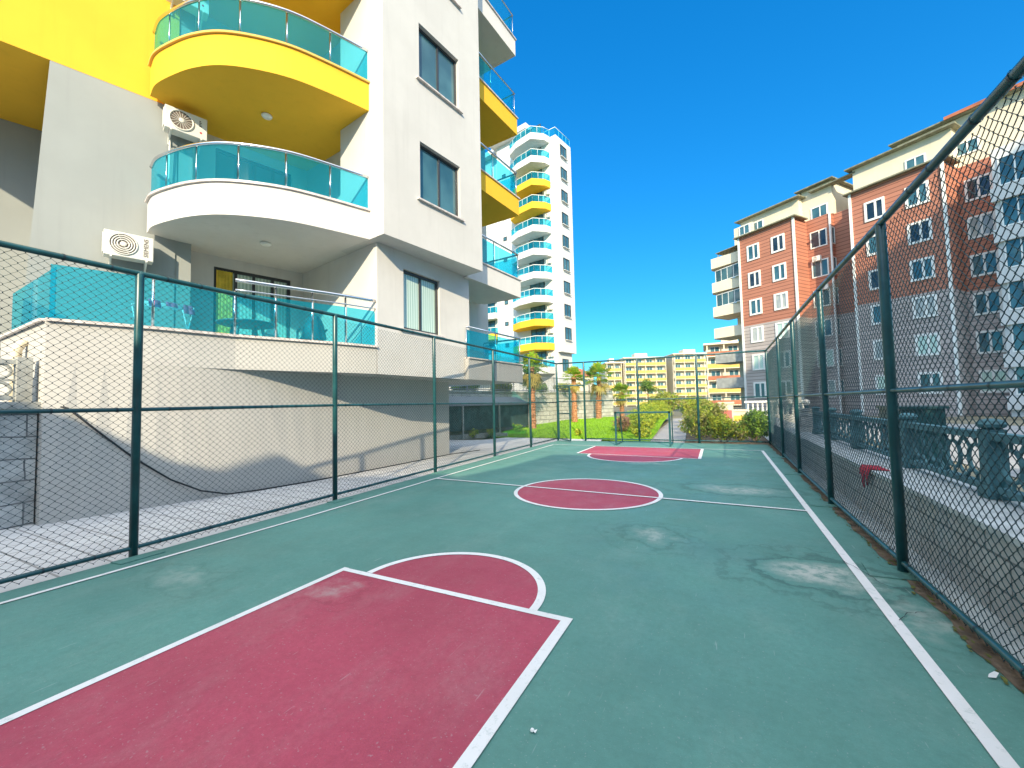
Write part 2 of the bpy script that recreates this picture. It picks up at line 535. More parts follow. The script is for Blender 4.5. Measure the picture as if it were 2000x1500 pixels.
def np_mesh(name, V, F, mat_idx=None, mats=(), smooth=False):
    """numpy arrays -> mesh, all faces the same size"""
    me = bpy.data.meshes.new(name)
    k = F.shape[1]
    me.vertices.add(len(V)); me.vertices.foreach_set('co', V.astype(np.float32).ravel())
    me.loops.add(F.size); me.loops.foreach_set('vertex_index', F.astype(np.int32).ravel())
    me.polygons.add(len(F)); me.polygons.foreach_set('loop_start', np.arange(0, F.size, k, dtype=np.int32))
    for m in mats: me.materials.append(MATS[m])
    if mat_idx is not None: me.polygons.foreach_set('material_index', mat_idx.astype(np.int32))
    if smooth: me.polygons.foreach_set('use_smooth', np.ones(len(F), dtype=bool))
    me.update(calc_edges=True); me.validate()
    return me

def wall_holes(mb, p, q, z0, z1, holes, depth=0.2):
    """vertical wall face from plan p to q (outside on the RIGHT of p->q) with window openings (s0,s1,z0,z1) and their reveals"""
    p, q = Vector((p[0], p[1])), Vector((q[0], q[1])); d = (q - p); L = d.length; d.normalize()
    inn = Vector((-d.y, d.x)) * depth
    ss = sorted({0.0, L, *[h[0] for h in holes], *[h[1] for h in holes]}); zs = sorted({z0, z1, *[h[2] for h in holes], *[h[3] for h in holes]})
    P = lambda s_, z_, k=0: (p.x + d.x * s_ + inn.x * k, p.y + d.y * s_ + inn.y * k, z_)
    for i in range(len(ss) - 1):
        for j in range(len(zs) - 1):
            cs, cz = (ss[i] + ss[i + 1]) / 2, (zs[j] + zs[j + 1]) / 2
            if any(h[0] < cs < h[1] and h[2] < cz < h[3] for h in holes): continue
            mb.add([P(ss[i], zs[j]), P(ss[i + 1], zs[j]), P(ss[i + 1], zs[j + 1]), P(ss[i], zs[j + 1])], [(0, 1, 2, 3)])
    for a, b, c, e in holes:
        mb.add([P(a, c), P(b, c), P(b, e), P(a, e), P(a, c, 1), P(b, c, 1), P(b, e, 1), P(a, e, 1)],
               [(0, 4, 5, 1), (1, 5, 6, 2), (2, 6, 7, 3), (3, 7, 4, 0)])
    return mb

# windows: local frame X along the facade, -Y outwards, Z up, origin at the middle of the opening
_wcache = {}
def window(parent, centre, ang, w, h, frame_mat='dark_frame', pane_mat='window_pane', ft=0.06, fd=0.1, mull=(0.5,), sill=None, name='window', proud=0.0, rail=None):
    key = (round(w, 3), round(h, 3), frame_mat, pane_mat, ft, fd, mull, rail)
    if key not in _wcache:
        f = MB()
        f.box(-w / 2, w / 2, -fd / 2, fd / 2, -h / 2, -h / 2 + ft); f.box(-w / 2, w / 2, -fd / 2, fd / 2, h / 2 - ft, h / 2)
        f.box(-w / 2, -w / 2 + ft, -fd / 2, fd / 2, -h / 2 + ft, h / 2 - ft); f.box(w / 2 - ft, w / 2, -fd / 2, fd / 2, -h / 2 + ft, h / 2 - ft)
        for m in mull:
            x = -w / 2 + w * m
            f.box(x - ft * 0.45, x + ft * 0.45, -fd / 2 + 0.012, fd / 2 - 0.012, -h / 2 + ft, h / 2 - ft)
        if rail is not None:
            f.box(-w / 2 + ft, w / 2 - ft, -fd / 2 + 0.016, fd / 2 - 0.016, -h / 2 + h * rail - ft * 0.4, -h / 2 + h * rail + ft * 0.4)
        g = MB(); g.box(-w / 2 + ft * 0.6, w / 2 - ft * 0.6, -0.006, 0.012, -h / 2 + ft * 0.6, h / 2 - ft * 0.6)
        _wcache[key] = (f.mesh('window_frame', frame_mat), g.mesh('window_pane', pane_mat))
    fm, gm = _wcache[key]
    o = bpy.data.objects.new(name, fm); COL.objects.link(o)
    out = Vector((math.sin(ang), -math.cos(ang), 0))
    o.location = Vector(centre) + out * proud; o.rotation_euler = (0, 0, ang)
    attach(o, parent)
    g = bpy.data.objects.new('pane', gm); COL.objects.link(g)
    g.parent = o
    if sill:
        k = ('sill', round(w, 3), sill)
        if k not in _wcache:
            sb = MB(); sb.box(-w / 2 - 0.08, w / 2 + 0.08, -0.16, 0.02, -0.03, 0.012); _wcache[k] = sb.mesh('sill', sill)
        so = bpy.data.objects.new('sill', _wcache[k]); COL.objects.link(so); so.parent = o
        so.location = (0, -fd / 2 - 0.045, -h / 2 - 0.02)
    return o

# ------------------------------------------------------------------ the setting: ground, court, pavements
def sheet(name, poly, z, mat, kind='structure', parent=None):
    mb = MB(); mb.add([(x, y, z) for x, y in poly], [tuple(range(len(poly)))])
    # face up
    a = sum(poly[i][0] * poly[(i + 1) % len(poly)][1] - poly[(i + 1) % len(poly)][0] * poly[i][1] for i in range(len(poly)))
    if a < 0: mb.f[0].reverse()
    o = mb.build(name, mat, parent)
    if parent is None: o['kind'] = kind
    return o

sheet('ground', [(-400, -120), (400, -120), (400, 600), (-400, 600)], -0.12, 'earth')
sheet('road', [(5.0, -60), (13.5, -60), (13.5, 30), (5.0, 40)], -0.10, 'tarmac')
LF = [(-5.50, -2.6), (-5.57, -0.6), (-5.64, 2.13), (-5.81, 4.83), (-5.97, 7.73), (-6.08, 10.71), (-6.12, 13.4), (-6.13, 16.15)]
RF = [(1.34, -3.0), (1.34, -0.6), (1.33, 2.1), (1.33, 4.77), (1.32, 7.37), (1.33, 10.13), (1.35, 12.83), (1.36, 16.22)]
FAR = [(-6.13, 16.15), (-4.98, 16.2), (-2.88, 16.25), (-0.80, 16.22), (1.36, 16.22)]

court = MB()
court.prism([(-5.42, -3.2)] + [(x + 0.04, y) for x, y in LF[1:]] + [(1.32, 16.18), (1.32, -3.2)], -0.1, 0.0)
court = court.build('court', 'court_green'); court['kind'] = 'structure'
sheet('pavement', [(-14, -8), (-5.40, -8), (-5.42, -3.2)] + [(x + 0.04, y) for x, y in LF[1:]] + [(-4.4, 16.24), (-4.6, 17.25), (-9.2, 17.4), (-9.6, 15.9), (-14, 15.0)], -0.035, 'pavers')
# ragged soil edge along the right fence
ed = [(1.283 + 0.016 * math.sin(i * .9) + random.uniform(-.014, .014), -3 + i * 0.12) for i in range(163)]
sheet('soil_strip', [(1.43, -3.2)] + [(1.43, 16.7)] + list(reversed(ed)), 0.006, 'soil')
sheet('kerb_paving', [(1.42, -3.2), (1.7, -3.2), (1.7, 24), (1.42, 24)], 0.012, 'coping_paint')
mo = MB()
for x, y in ed:
    for k in range(2):
        cx, cy = x + random.uniform(-.03, .04), y + random.uniform(-.1, .1); r = random.uniform(.004, .014)
        pts = [(cx + r * random.uniform(.6, 1.2) * math.cos(t), cy + 2.2 * r * random.uniform(.6, 1.2) * math.sin(t), 0.0085 + random.random() * .002) for t in [i * math.pi / 4 for i in range(8)]]
        mo.add(pts, [tuple(range(8))])
tag(mo.build('moss_edge', 'moss'), 'moss and dead leaves along the right edge of the green court', 'moss', kind='stuff')

def paint(name, poly, z, mat): return sheet(name, poly, z, mat, parent=court)
def circ(c, r, a0, a1, n=48): return [(c[0] + r * math.cos(a0 + (a1 - a0) * i / n), c[1] + r * math.sin(a0 + (a1 - a0) * i / n)) for i in range(n + 1)]
def ring(name, c, r0, r1, a0, a1, z, n=56):
    mb = MB(); A = circ(c, r0, a0, a1, n); B = circ(c, r1, a0, a1, n)
    mb.add([(x, y, z) for x, y in A] + [(x, y, z) for x, y in B], [(i, n + 1 + i, n + 2 + i, i + 1) for i in range(n)])
    for f in mb.f: f.reverse() if a1 < a0 else None
    return mb.build(name, 'line_white', court)
def line(name, p, q, w, z=0.008):
    p, q = Vector(p), Vector(q); d = (q - p).normalized(); n = Vector((-d.y, d.x)) * w / 2
    return paint(name, [tuple(p - n), tuple(q - n), tuple(q + n), tuple(p + n)], z, 'line_white')
Z1, Z2 = 0.004, 0.008
# near key and its half circle
paint('key_paint', [(-3.20, -3.0), (-1.05, -3.0), (-1.05, 2.80), (-3.22, 2.78)], Z1, 'court_red')
paint('half_circle_paint', circ((-2.13, 2.82), 0.80, 0, math.pi), Z1, 'court_red')
line('side_line', (-3.235, -3.0), (-3.24, 2.83), 0.06); line('side_line', (-1.035, -3.0), (-1.035, 2.83), 0.07)
line('free_throw_line', (-3.21, 2.795), (-1.07, 2.80), 0.06)
ring('half_circle_line', (-2.13, 2.83), 0.79, 0.855, 0.0, math.pi, Z2)
# centre circle and half-way line
paint('centre_circle_paint', circ((-2.14, 6.90), 1.18, 0, 2 * math.pi, 64), Z1, 'court_red')
ring('centre_circle_line', (-2.14, 6.90), 1.17, 1.235, 0, 2 * math.pi, Z2, 72)
line('half_way_line', (-5.40, 7.02), (0.94, 6.79), 0.055, 0.012)
# far key
paint('key_paint', [(-3.97, 12.13), (-0.63, 11.83), (-0.66, 14.16), (-4.0, 14.2)], Z1, 'court_red')
paint('half_circle_paint', circ((-2.28, 11.97), 1.25, math.pi * 0.97, math.pi * 1.97), Z1, 'court_red')
line('side_line', (-4.0, 12.10), (-4.03, 14.2), 0.06); line('side_line', (-0.60, 11.80), (-0.63, 14.2), 0.08)
line('free_throw_line', (-3.97, 12.10), (-0.64, 11.80), 0.05)
ring('half_circle_line', (-2.28, 11.97), 1.24, 1.31, math.pi * 0.975, math.pi * 1.965, Z2)
line('touch_line', (0.975, -3.1), (0.975, 14.21), 0.072)
for a, b in zip([(-5.2, -3.1), (-5.25, 1.15), (-5.25, 2.6), (-5.27, 3.89), (-5.42, 7.0), (-5.53, 10.76)], [(-5.25, 1.15), (-5.25, 2.6), (-5.27, 3.89), (-5.42, 7.0), (-5.53, 10.76), (-5.64, 14.33)]):
    line('touch_line', a, b, 0.05)
line('base_line', (-5.61, 14.33), (0.94, 14.19), 0.05, 0.012)
# square concrete pads round the post feet, painted over
pads = MB()
for x, y in LF[2:6]: pads.prism([(x + .05, y - .2), (x + .22, y - .18), (x + .2, y + .2), (x + .05, y + .18)], -0.01, 0.0105)
for x, y in RF[2:7]: pads.prism([(x - .28, y - .22), (x + .05, y - .2), (x + .05, y + .12), (x - .26, y + .1)], -0.01, 0.0105)
pads.build('post_pad', 'court_green', court)

def crack(pts, w):
    mb = MB(); g = random.Random(len(pts) * 7 + int(w * 1e5)); L, Rr = [], []
    P = []
    for (a, b) in zip(pts, pts[1:]):
        for k in range(6): t = k / 6; P.append((a[0] + (b[0] - a[0]) * t + g.uniform(-.008, .008), a[1] + (b[1] - a[1]) * t + g.uniform(-.008, .008)))
    P.append(pts[-1])
    for i in range(len(P)):
        a, b = Vector(P[max(0, i - 1)]), Vector(P[min(len(P) - 1, i + 1)]); d = (b - a).normalized(); n = Vector((-d.y, d.x)) * w * g.uniform(.35, 1.0)
        L.append((P[i][0] + n.x, P[i][1] + n.y, .0145)); Rr.append((P[i][0] - n.x, P[i][1] - n.y, .0145))
    k = len(P); mb.add(L + Rr, [(i, k + i, k + i + 1, i + 1) for i in range(k - 1)])
    return mb.build('crack', 'rubber', court)
crack([(0.92, 4.85), (1.02, 4.62), (1.08, 4.38), (1.13, 4.32), (1.28, 4.36)], .004)
crack([(1.0, 3.72), (1.08, 3.86), (1.2, 3.92)], .003)
crack([(0.98, 7.22), (1.12, 7.2), (1.28, 7.22)], .004)

# ------------------------------------------------------------------ chain-link fences
def chain_mesh(name, pts, z0, z1, parent, w=0.082, h=0.072, r=0.0033):
    """woven wire: each wire zigzags down its own column, hooked into its neighbours"""
    P = np.array(pts, float); seg = np.hypot(*(P[1:] - P[:-1]).T); cum = np.concatenate([[0], np.cumsum(seg)]); L = cum[-1]
    c = w / 2; nw = int(L / c); nz = int((z1 - z0) / (h / 2))
    zz = []; ph = []
    for k in range(nz + 1):
        zc = z0 + k * h / 2
        zz += [zc - h * 0.06, zc + h * 0.06]; ph += [k % 2, k % 2]
    zz = np.array(zz); ph = np.array(ph)
    i = np.arange(nw)[:, None]
    right = (ph[None, :] + i) % 2
    s = (i + right) * c + (0.5 - right) * c * 0.06
    s = np.clip(s + RNG.normal(0, 0.0014, s.shape), 0, L)
    dep = np.where(right == 1, 1.0, -1.0) * r * 0.9
    dep = dep * np.tile([1, -1], nz + 1)[None, :] + 0.006 * np.sin(s * 2.1 + zz[None, :] * 3.0)
    zv = zz[None, :] + RNG.normal(0, 0.0012, s.shape)
    k = np.clip(np.searchsorted(cum, s, side='right') - 1, 0, len(seg) - 1)
    e = (P[1:] - P[:-1]) / seg[:, None]
    xy = P[k] + e[k] * (s - cum[k])[..., None]
    nrm = np.stack([-e[k][..., 1], e[k][..., 0]], -1)
    xy = xy + nrm * dep[..., None]
    path = np.concatenate([xy, zv[..., None]], -1)
    A = [math.radians(a) for a in (90, 210, 330)]
    off = np.stack([np.concatenate([e[k] * math.cos(a) + nrm * math.sin(a), np.zeros(s.shape + (1,))], -1) * r for a in A], 2)
    V = (path[:, :, None, :] + off).reshape(-1, 3)
    npts = path.shape[1]
    a = (np.arange(nw)[:, None] * npts + np.arange(npts - 1)[None, :]) * 3
    F = np.concatenate([np.stack([a + j, a + (j + 1) % 3, a + 3 + (j + 1) % 3, a + 3 + j], -1).reshape(-1, 4) for j in range(3)])
    return link(name, np_mesh(name, V, F, None, ['wire_coat'], True), parent)

def fence(label, pts, heights, z_mid, mesh_side, skip_post=(), bottom=True, mesh_from=0):
    f = thing('chain_link_fence', label, 'fence', (pts[0][0], pts[0][1], 0))
    for i, (p, h) in enumerate(zip(pts, heights)):
        if i in skip_post: continue
        mb = MB(); mb.lathe([(0.039, -0.05), (0.039, h - 0.01), (0.03, h + 0.012)], (p[0], p[1], 0), 14); mb.build('post', 'fence_paint', f, True)
    T = [(p[0], p[1], h) for p, h in zip(pts, heights)]
    off = [(p[0] + mesh_side[0] * 0.03, p[1] + mesh_side[1] * 0.03) for p in pts]
    # rails with the binding wires that lash the mesh to them
    for nm, zf, r, n0 in (('top_rail', (lambda i: heights[i]), 0.030, 0), ('middle_rail', z_mid, 0.021, 0), ('bottom_rail', (lambda i: 0.085), 0.022, mesh_from)):
        mb = MB(); mb.tube([(p[0], p[1], zf(i)) for i, p in enumerate(pts)][n0:], r, 12); mb.cur = 1
        for i in range(n0, len(pts) - 1):
            a, b = Vector((*pts[i], zf(i))), Vector((*pts[i + 1], zf(i + 1))); n = int((b - a).length / 0.42)
            for k in range(n):
                t = (k + 0.5 + random.uniform(-.2, .2)) / n; c = a.lerp(b, t); d = (b - a).normalized()
                mb.tube([c - d * 0.008, c + d * 0.008], r + 0.004, 8, False)
        mb.build(nm, ['fence_paint', 'wire_tie'], f, True)
    chain_mesh('wire_mesh', off[mesh_from:], 0.015, 3.06, f)
    return f
lh = [3.02, 3.02, 3.04, 3.10, 3.14, 3.17, 3.17, 3.18]
fence('long green chain-link fence between the court and the white apartment building', LF, lh, lambda i: 1.55 + 0.02 * (i >= 3), (-1, 0))
rh = [3.06, 3.06, 3.06, 3.08, 3.11, 3.13, 3.14, 3.15]
fence('long green chain-link fence along the low block wall and street', RF, rh, lambda i: 1.57, (1, 0))
fence('short green chain-link fence closing the court in front of the garden', FAR, [3.18, 3.17, 3.16, 3.15, 3.15], lambda i: 1.6, (0, 1), skip_post=(0, 4), mesh_from=1)
g = thing('fence_gate', 'narrow open gate leaf swung into the court at its far corner', 'gate', (-6.08, 16.1, 0))
A_, B_ = Vector((-6.06, 16.08, 0)), Vector((-5.30, 15.30, 0)); u = (B_ - A_).normalized()
gm = MB()
for p in (A_, B_): gm.bar((p.x, p.y, 0.05), (p.x, p.y, 2.17), 0.045)
for z in (0.07, 1.12, 2.15): gm.bar((A_.x, A_.y, z), (B_.x, B_.y, z), 0.04)
gm.build('gate_frame', 'fence_paint', g)
hb = MB(); hb.tube([(-6.13, 16.15, 2.24), (-4.98, 16.2, 2.24)], 0.03, 10); hb.build('gate_header', 'fence_paint', g, True)
chain_mesh('wire_mesh', [(A_.x + .02, A_.y), (B_.x + .02, B_.y)], 0.08, 2.13, g)
lt = MB(); lt.box(-0.03, 0.03, -0.02, 0.05, 1.02, 1.1); lt.v = [(x + B_.x, y + B_.y, z) for x, y, z in lt.v]; lt.build('latch', 'dark_frame', g)

# ------------------------------------------------------------------ small football goal
gl = thing('football_goal', 'small dark metal football goal frame without net on the far base line', 'goal', (-2.5, 14.75, 0))
for x in (-3.42, -1.62):
    mb = MB(); mb.bar((x, 14.75, 0.0), (x, 14.75, 1.18), 0.06); mb.build('post', 'fence_paint', gl)
    mb = MB(); mb.bar((x - .05, 16.0, 0.03), (x + (0.06 if x > -2 else 0.12), 14.95, 1.15), 0.035); mb.bar((x, 14.75, 0.025), (x - .05, 16.0, 0.025), 0.04); mb.build('side_brace', 'fence_paint', gl)
mb = MB(); mb.bar((-3.45, 14.75, 1.15), (-1.59, 14.75, 1.15), 0.06); mb.build('crossbar', 'fence_paint', gl)
mb = MB(); mb.bar((-3.47, 15.98, 0.03), (-1.67, 15.98, 0.03), 0.035); mb.build('back_bar', 'fence_paint', gl)

# ------------------------------------------------------------------ litter
mb = MB(); mb.add([(1.20, 3.17, .012), (1.235, 3.18, .012), (1.265, 3.225, .02), (1.25, 3.235, .02), (1.215, 3.20, .016)], [(0, 1, 2, 3, 4)])
tag(mb.build('paper_scrap', 'paper'), 'white torn paper scrap by the right fence foot', 'litter')
mb = MB(); mb.lathe([(.002, .004), (.009, .005), (.011, .010), (.007, .016), (.002, .018)], (-.85, 1.8, 0), 7); mb.add([(-.85, 1.8, .008), (-.828, 1.81, .014), (-.83, 1.79, .01)], [(0, 1, 2)])
tag(mb.build('crumpled_wrapper', 'paper'), 'tiny crumpled white wrapper on the green court beside the red key', 'litter')

# ------------------------------------------------------------------ the white apartment building beside the court
apt = thing('apartment_building', 'tall white and yellow apartment building beside the court, with curved glass balconies', 'apartment building', (-9, 6, 0))
Gd = Vector((0.293, 0.956)); Gn = Vector((0.956, -0.293))      # grey wall direction, outward normal
GA = math.atan2(Gd.y, Gd.x)
TOP = 20.3; FL = [2.3, 5.3, 8.3, 11.3, 14.3, 17.3]
LW = smooth_line([(-8.63, 2.2), (-8.24, 4.2), (-8.0, 5.9), (-7.92, 7.7), (-7.90, 10.97)], 5)

LT = smooth_line([(-8.63, 2.2), (-8.19, 3.35), (-7.95, 4.5), (-7.87, 6.2), (-7.86, 7.9), (-7.89, 10.97)], 4)
mb = MB(); n_ = len(LT)
mb.add([(x, y, -.05) for x, y in LW] + [(x, y, 2.272) for x, y in LT], [(k, k + 1, n_ + k + 1, n_ + k) for k in range(n_ - 1)]); mb.strip([LW[-1], (-11.6, 11.5)], -0.05, 2.27, 0.25); mb.build('lower_wall', 'lower_wall', apt)
TP = smooth_line([(-8.63, 2.2), (-8.2, 3.3), (-7.92, 4.4)], 3)[:-1] + smooth_line([(-7.92, 4.4), (-7.45, 5.45), (-7.12, 6.2), (-6.9, 6.86)], 5)
mb = MB(); mb.strip(TP, 2.27, 2.86, 0.15)
mb.prism([(-8.63, 2.2), (-8.62, 2.35), (-11.4, 2.52), (-11.4, 2.37)], -0.05, 2.86)
mb.build('terrace_parapet', 'lower_wall', apt)
# terrace slab with its soffit over the recess
mb = MB(); mb.prism([(x - .15, y + .05) for x, y in TP] + [(-7.05, 7.15), (-6.85, 10.1), (-9.9, 10.8), (-11.6, 9), (-11.6, 2.5)], 2.275, 2.6)
mb.build('terrace_slab', 'concrete', apt)
# marble coping
mb = MB(); o1 = offset(TP, -0.05); o2 = offset(TP, 0.2); mb.prism(o1 + list(reversed(o2)), 2.863, 2.905)
mb.prism([(-8.68, 2.14), (-8.56, 2.4), (-11.4, 2.57), (-11.4, 2.31)], 2.863, 2.902); mb.build('coping', 'marble', apt)
def glass_run(pts, z0, z1, parent, name='glass_panel', posts=True, gap=0.02, nseg=None):
    """glass sheets along a plan line, split into bays, with slim posts between"""
    P = [Vector((p[0], p[1])) for p in pts]; cum = [0]
    for a, b in zip(P, P[1:]): cum.append(cum[-1] + (b - a).length)
    def at(s):
        for i in range(len(P) - 1):
            if s <= cum[i + 1] + 1e-6:
                return P[i].lerp(P[i + 1], (s - cum[i]) / max(1e-6, cum[i + 1] - cum[i]))
        return P[-1]
    n = nseg or max(1, round(cum[-1] / 1.0)); out = []
    for k in range(n):
        a, b = cum[-1] * k / n + gap, cum[-1] * (k + 1) / n - gap
        q = [at(a + (b - a) * j / 5) for j in range(6)]
        mb = MB(); mb.strip([(v.x, v.y) for v in q], z0, z1, 0.012); mb.build(name, 'glass_cyan', parent)
        if k: out.append(at(cum[-1] * k / n))
    return out, at(0), at(cum[-1])
gp = offset(TP, 0.06)
j1, _, _ = glass_run(gp[:7], 2.93, 3.72, apt, nseg=2)
j2, _, _ = glass_run(gp[6:], 2.93, 3.70, apt, nseg=4)
for q in j1 + j2 + [Vector(gp[6])]:
    mb = MB(); mb.lathe([(0.022, 2.9), (0.022, 3.93)] if q in j2 else [(0.018, 2.9), (0.018, 3.74)], (q.x - .03, q.y + .01, 0), 8); mb.build('rail_post', 'metal_rail', apt, True)
mb = MB(); mb.tube([(x, y, 3.94) for x, y in gp[6:]], 0.036, 10); mb.tube([(x, y, 3.76) for x, y in gp[6:]], 0.016, 8); mb.build('hand_rail', 'metal_rail', apt, True)
glass_run([(-11.3, 2.46), (-8.7, 2.30)], 2.93, 3.70, apt, nseg=2)

# grey wall and yellow wall above it
g0 = Vector((-11.27, 2.6)) + Gd * .2; gl_, gr_ = g0, g0 + Gd * 1.92
mb = MB()
lean = g0 - Gd * 0.26
V = [(g0.x, g0.y, 8.3), (gr_.x, gr_.y, 8.3), (gr_.x, gr_.y, 2.6), (lean.x, lean.y, 2.6)]
bk = [(x - Gn.x * 3.4, y - Gn.y * 3.4, z) for x, y, z in V]
mb.add(V + bk, [(0, 3, 2, 1), (4, 5, 6, 7), (0, 1, 5, 4), (1, 2, 6, 5), (2, 3, 7, 6), (3, 0, 4, 7)]); mb.build('grey_wall', 'grey_wall', apt)
mb = MB(); a = g0 - Gd * 3.5 + Gn * 0.004; b2 = gr_ + Gn * 0.004
mb.prism([tuple(a), tuple(b2), tuple(b2 - Gn * 4.2), tuple(a - Gn * 4.2)], 8.3, TOP); mb.build('yellow_wall', 'yellow_wall', apt)
mb = MB(); a = g0 - Gd * 3.5 - Gn * 3.1; b2 = g0 - Gn * 3.1
mb.prism([tuple(a), tuple(b2), tuple(b2 - Gn * .3), tuple(a - Gn * .3)], 0, 8.295); mb.build('back_wall', 'grey_wall', apt)
# small window in the end face of the grey wall, and a downpipe
e0 = g0 - Gn * 1.5 - Gd * 0.33
mb = MB(); q = g0 - Gn * 0.55 - Gd * 0.85; mb.tube([(q.x, q.y, 0), (q.x, q.y, 4.4)], 0.055, 10); mb.build('downpipe', 'white_trim', apt, True)

# pillar, back wall of the balcony recess, and side wall
mb = MB(); c = Vector((-10.86, 4.78)); mb.obox((c.x, c.y, 6.0), (*(Gd * .2), 0), (*(Gn * .22), 0), (0, 0, 14.0 - 10.0 + 10.3)); 
mb.v = [(x, y, max(2.6, min(z, TOP - .1))) for x, y, z in mb.v]; mb.build('pillar', 'grey_wall', apt)
BW0, BW1 = Vector((-11.12, 4.9)), Vector((-10.35, 7.5)); bd = (BW1 - BW0).normalized(); BW1 = BW1 + bd * .25; BA = math.atan2(bd.y, bd.x); bL = (BW1 - BW0).length
mb = MB()
doors = [(0.68, 2.42, f + 0.3, f + 2.75) for f in FL]
wall_holes(mb, BW0, BW1, 2.6, TOP, doors, 0.15); mb.build('recess_wall', 'white_wall', apt)
for i, fz in enumerate(FL):
    cpt = BW0 + bd * 1.55 + Vector((-bd.y, bd.x)) * 0.09
    d = window(apt, (cpt.x, cpt.y, fz + 1.525), BA, 1.74, 2.45, ft=0.075, fd=0.09, mull=(0.27, 0.5, 0.75), name='balcony_door', pane_mat='curtain_pane' if i in (0, 2) else 'window_pane')
    if i in (0, 2):
        cm = MB(); n = 14
        for lo, hi in ((-0.82, -0.48),):
            A = []
            for k in range(n + 1):
                x = lo + (hi - lo) * k / n; A.append((x, -0.075 - 0.018 * math.cos(k * 2.2)))
            cm.add([(x, y, -1.2) for x, y in A] + [(x, y, 1.15) for x, y in A], [(k, k + 1, n + 2 + k, n + 1 + k) for k in range(n)])
        co_ = cm.build('curtain', 'curtain_yellow' if i == 0 else 'curtain_green', None, True); co_.parent = d
# strip wall facing the sun and the inner side wall (stepped back on the upper floors)
P1, P2 = Vector((-6.43, 6.62)), Vector((-5.90, 9.90)); P1b = Vector((-8.06, 6.86))
ud = (P2 - P1).normalized(); UA = math.atan2(ud.y, ud.x)
BT = 5.302
mb = MB()
holes = [(1.05, 2.45, z, z + 1.45) for z in (6.48, 9.48, 12.48, 15.48)]
wall_holes(mb, P1, P2, BT, TOP, holes, 0.22)
mb.add([(*P1b, BT), (*P1, BT), (*P1, TOP), (*P1b, TOP)], [(0, 1, 2, 3)])
P3 = Vector((-9.4, 10.55)); P1c = Vector((-8.12, 7.35)); P4 = Vector((-10.35, 7.62))
for a, b2 in ((P2, P3), (P1c, P1b), (P4, P1c)):
    mb.add([(*a, BT), (*b2, BT), (*b2, TOP), (*a, TOP)], [(0, 1, 2, 3)])
mb.add([(*P1b, BT), (*P1c, BT), (*P4, BT), (*P3, BT), (*P2, BT), (*P1, BT)], [(0, 1, 2, 3, 4, 5)])
mb.add([(*p, TOP) for p in (P1, P2, P3, P4, P1c, P1b)], [(0, 1, 2, 3, 4, 5)])
mb.build('bay_wall', 'bay_wall', apt)
for z in (6.48, 9.48, 12.48, 15.48):
    c = P1 + ud * 1.75 - Vector((ud.y, -ud.x)) * 0.14
    window(apt, (c.x, c.y, z + 0.725), UA, 1.40, 1.45, ft=0.055, fd=0.09, mull=(0.52,))
    s_ = MB(); cc = P1 + ud * 1.75; s_.obox((cc.x, cc.y, z - 0.015), (*(ud * .8), 0), (*(Vector((ud.y, -ud.x)) * .07), 0), (0, 0, .018)); s_.build('window_sill', 'marble', apt)
# ground floor bay under it
Q1, Q2 = Vector((-6.9, 6.88)), Vector((-6.60, 10.25)); qd = (Q2 - Q1).normalized(); QA = math.atan2(qd.y, qd.x)
mb = MB(); wall_holes(mb, Q1, Q2, 2.27, BT + .02, [(0.80, 2.10, 3.40, 4.90)], 0.2)
Q3 = Vector((-9.9, 11.0)); Q0 = Vector((-10.35, 7.52))
for a, b2 in ((Q0, Q1), (Q2, Q3)): mb.add([(*a, 2.27), (*b2, 2.27), (*b2, BT + .02), (*a, BT + .02)], [(0, 1, 2, 3)])
mb.build('bay_wall', 'white_wall', apt)
c = Q1 + qd * 1.45 - Vector((qd.y, -qd.x)) * 0.12
window(apt, (c.x, c.y, 4.15), QA, 1.30, 1.50, ft=0.07, fd=0.1, mull=(0.5,), pane_mat='curtain_pane')
cc = Q1 + qd * 1.45; s_ = MB(); s_.obox((cc.x, cc.y, 3.385), (*(qd * .8), 0), (*(Vector((qd.y, -qd.x)) * .07), 0), (0, 0, .018)); s_.build('window_sill', 'marble', apt)

# curved balconies
ARC = smooth_line([(-10.68, 4.13), (-10.2, 4.03), (-9.6, 4.07), (-9.05, 4.17), (-8.52, 4.38), (-8.04, 4.75), (-7.60, 5.26), (-7.26, 5.92), (-6.93, 6.70)], 5)
cols = ['white_wall', 'yellow_wall', 'yellow_wall', 'white_wall', 'white_wall']
INNER = [(-8.0, 6.86), (-8.1, 7.4), (-10.33, 7.62), (-11.1, 4.98), (-10.7, 4.5)]
for k, z in enumerate(FL[1:]):
    m = cols[k]
    mb = MB(); mb.strip(ARC, z, z + 0.64, 0.14); mb.prism([tuple(v) for v in offset(ARC, 0.10)] + INNER, z + 0.004, z + 0.25)
    bal = mb.build('balcony', m, apt)
    cm = MB(); cm.prism(offset(ARC, -0.045) + list(reversed(offset(ARC, 0.18))), z + 0.643, z + 0.685); cm.build('coping', 'marble' if k != 1 else 'ochre_wall', bal)
    gpl = offset(ARC, 0.05)
    js, _, _ = glass_run(gpl, z + 0.70, z + 1.42, bal, nseg=6)
    for q in js:
        pm = MB(); pm.lathe([(0.015, z + 0.68), (0.015, z + 1.43)], (q.x - .02, q.y + .02, 0), 8); pm.build('rail_post', 'metal_rail', bal, True)
    rm = MB(); rm.tube([(x, y, z + 1.45) for x, y in gpl], 0.034, 10); rm.tube([(x, y, z + 0.69) for x, y in gpl], 0.014, 6); rm.build('hand_rail', 'metal_rail', bal, True)
    lm = MB(); lm.lathe([(0.10, 0.0), (0.115, -0.02), (0.10, -0.05), (0.04, -0.065)], (-9.09, 5.68, z + 0.002), 18); lm.build('ceiling_lamp', 'globe_white', bal, True)
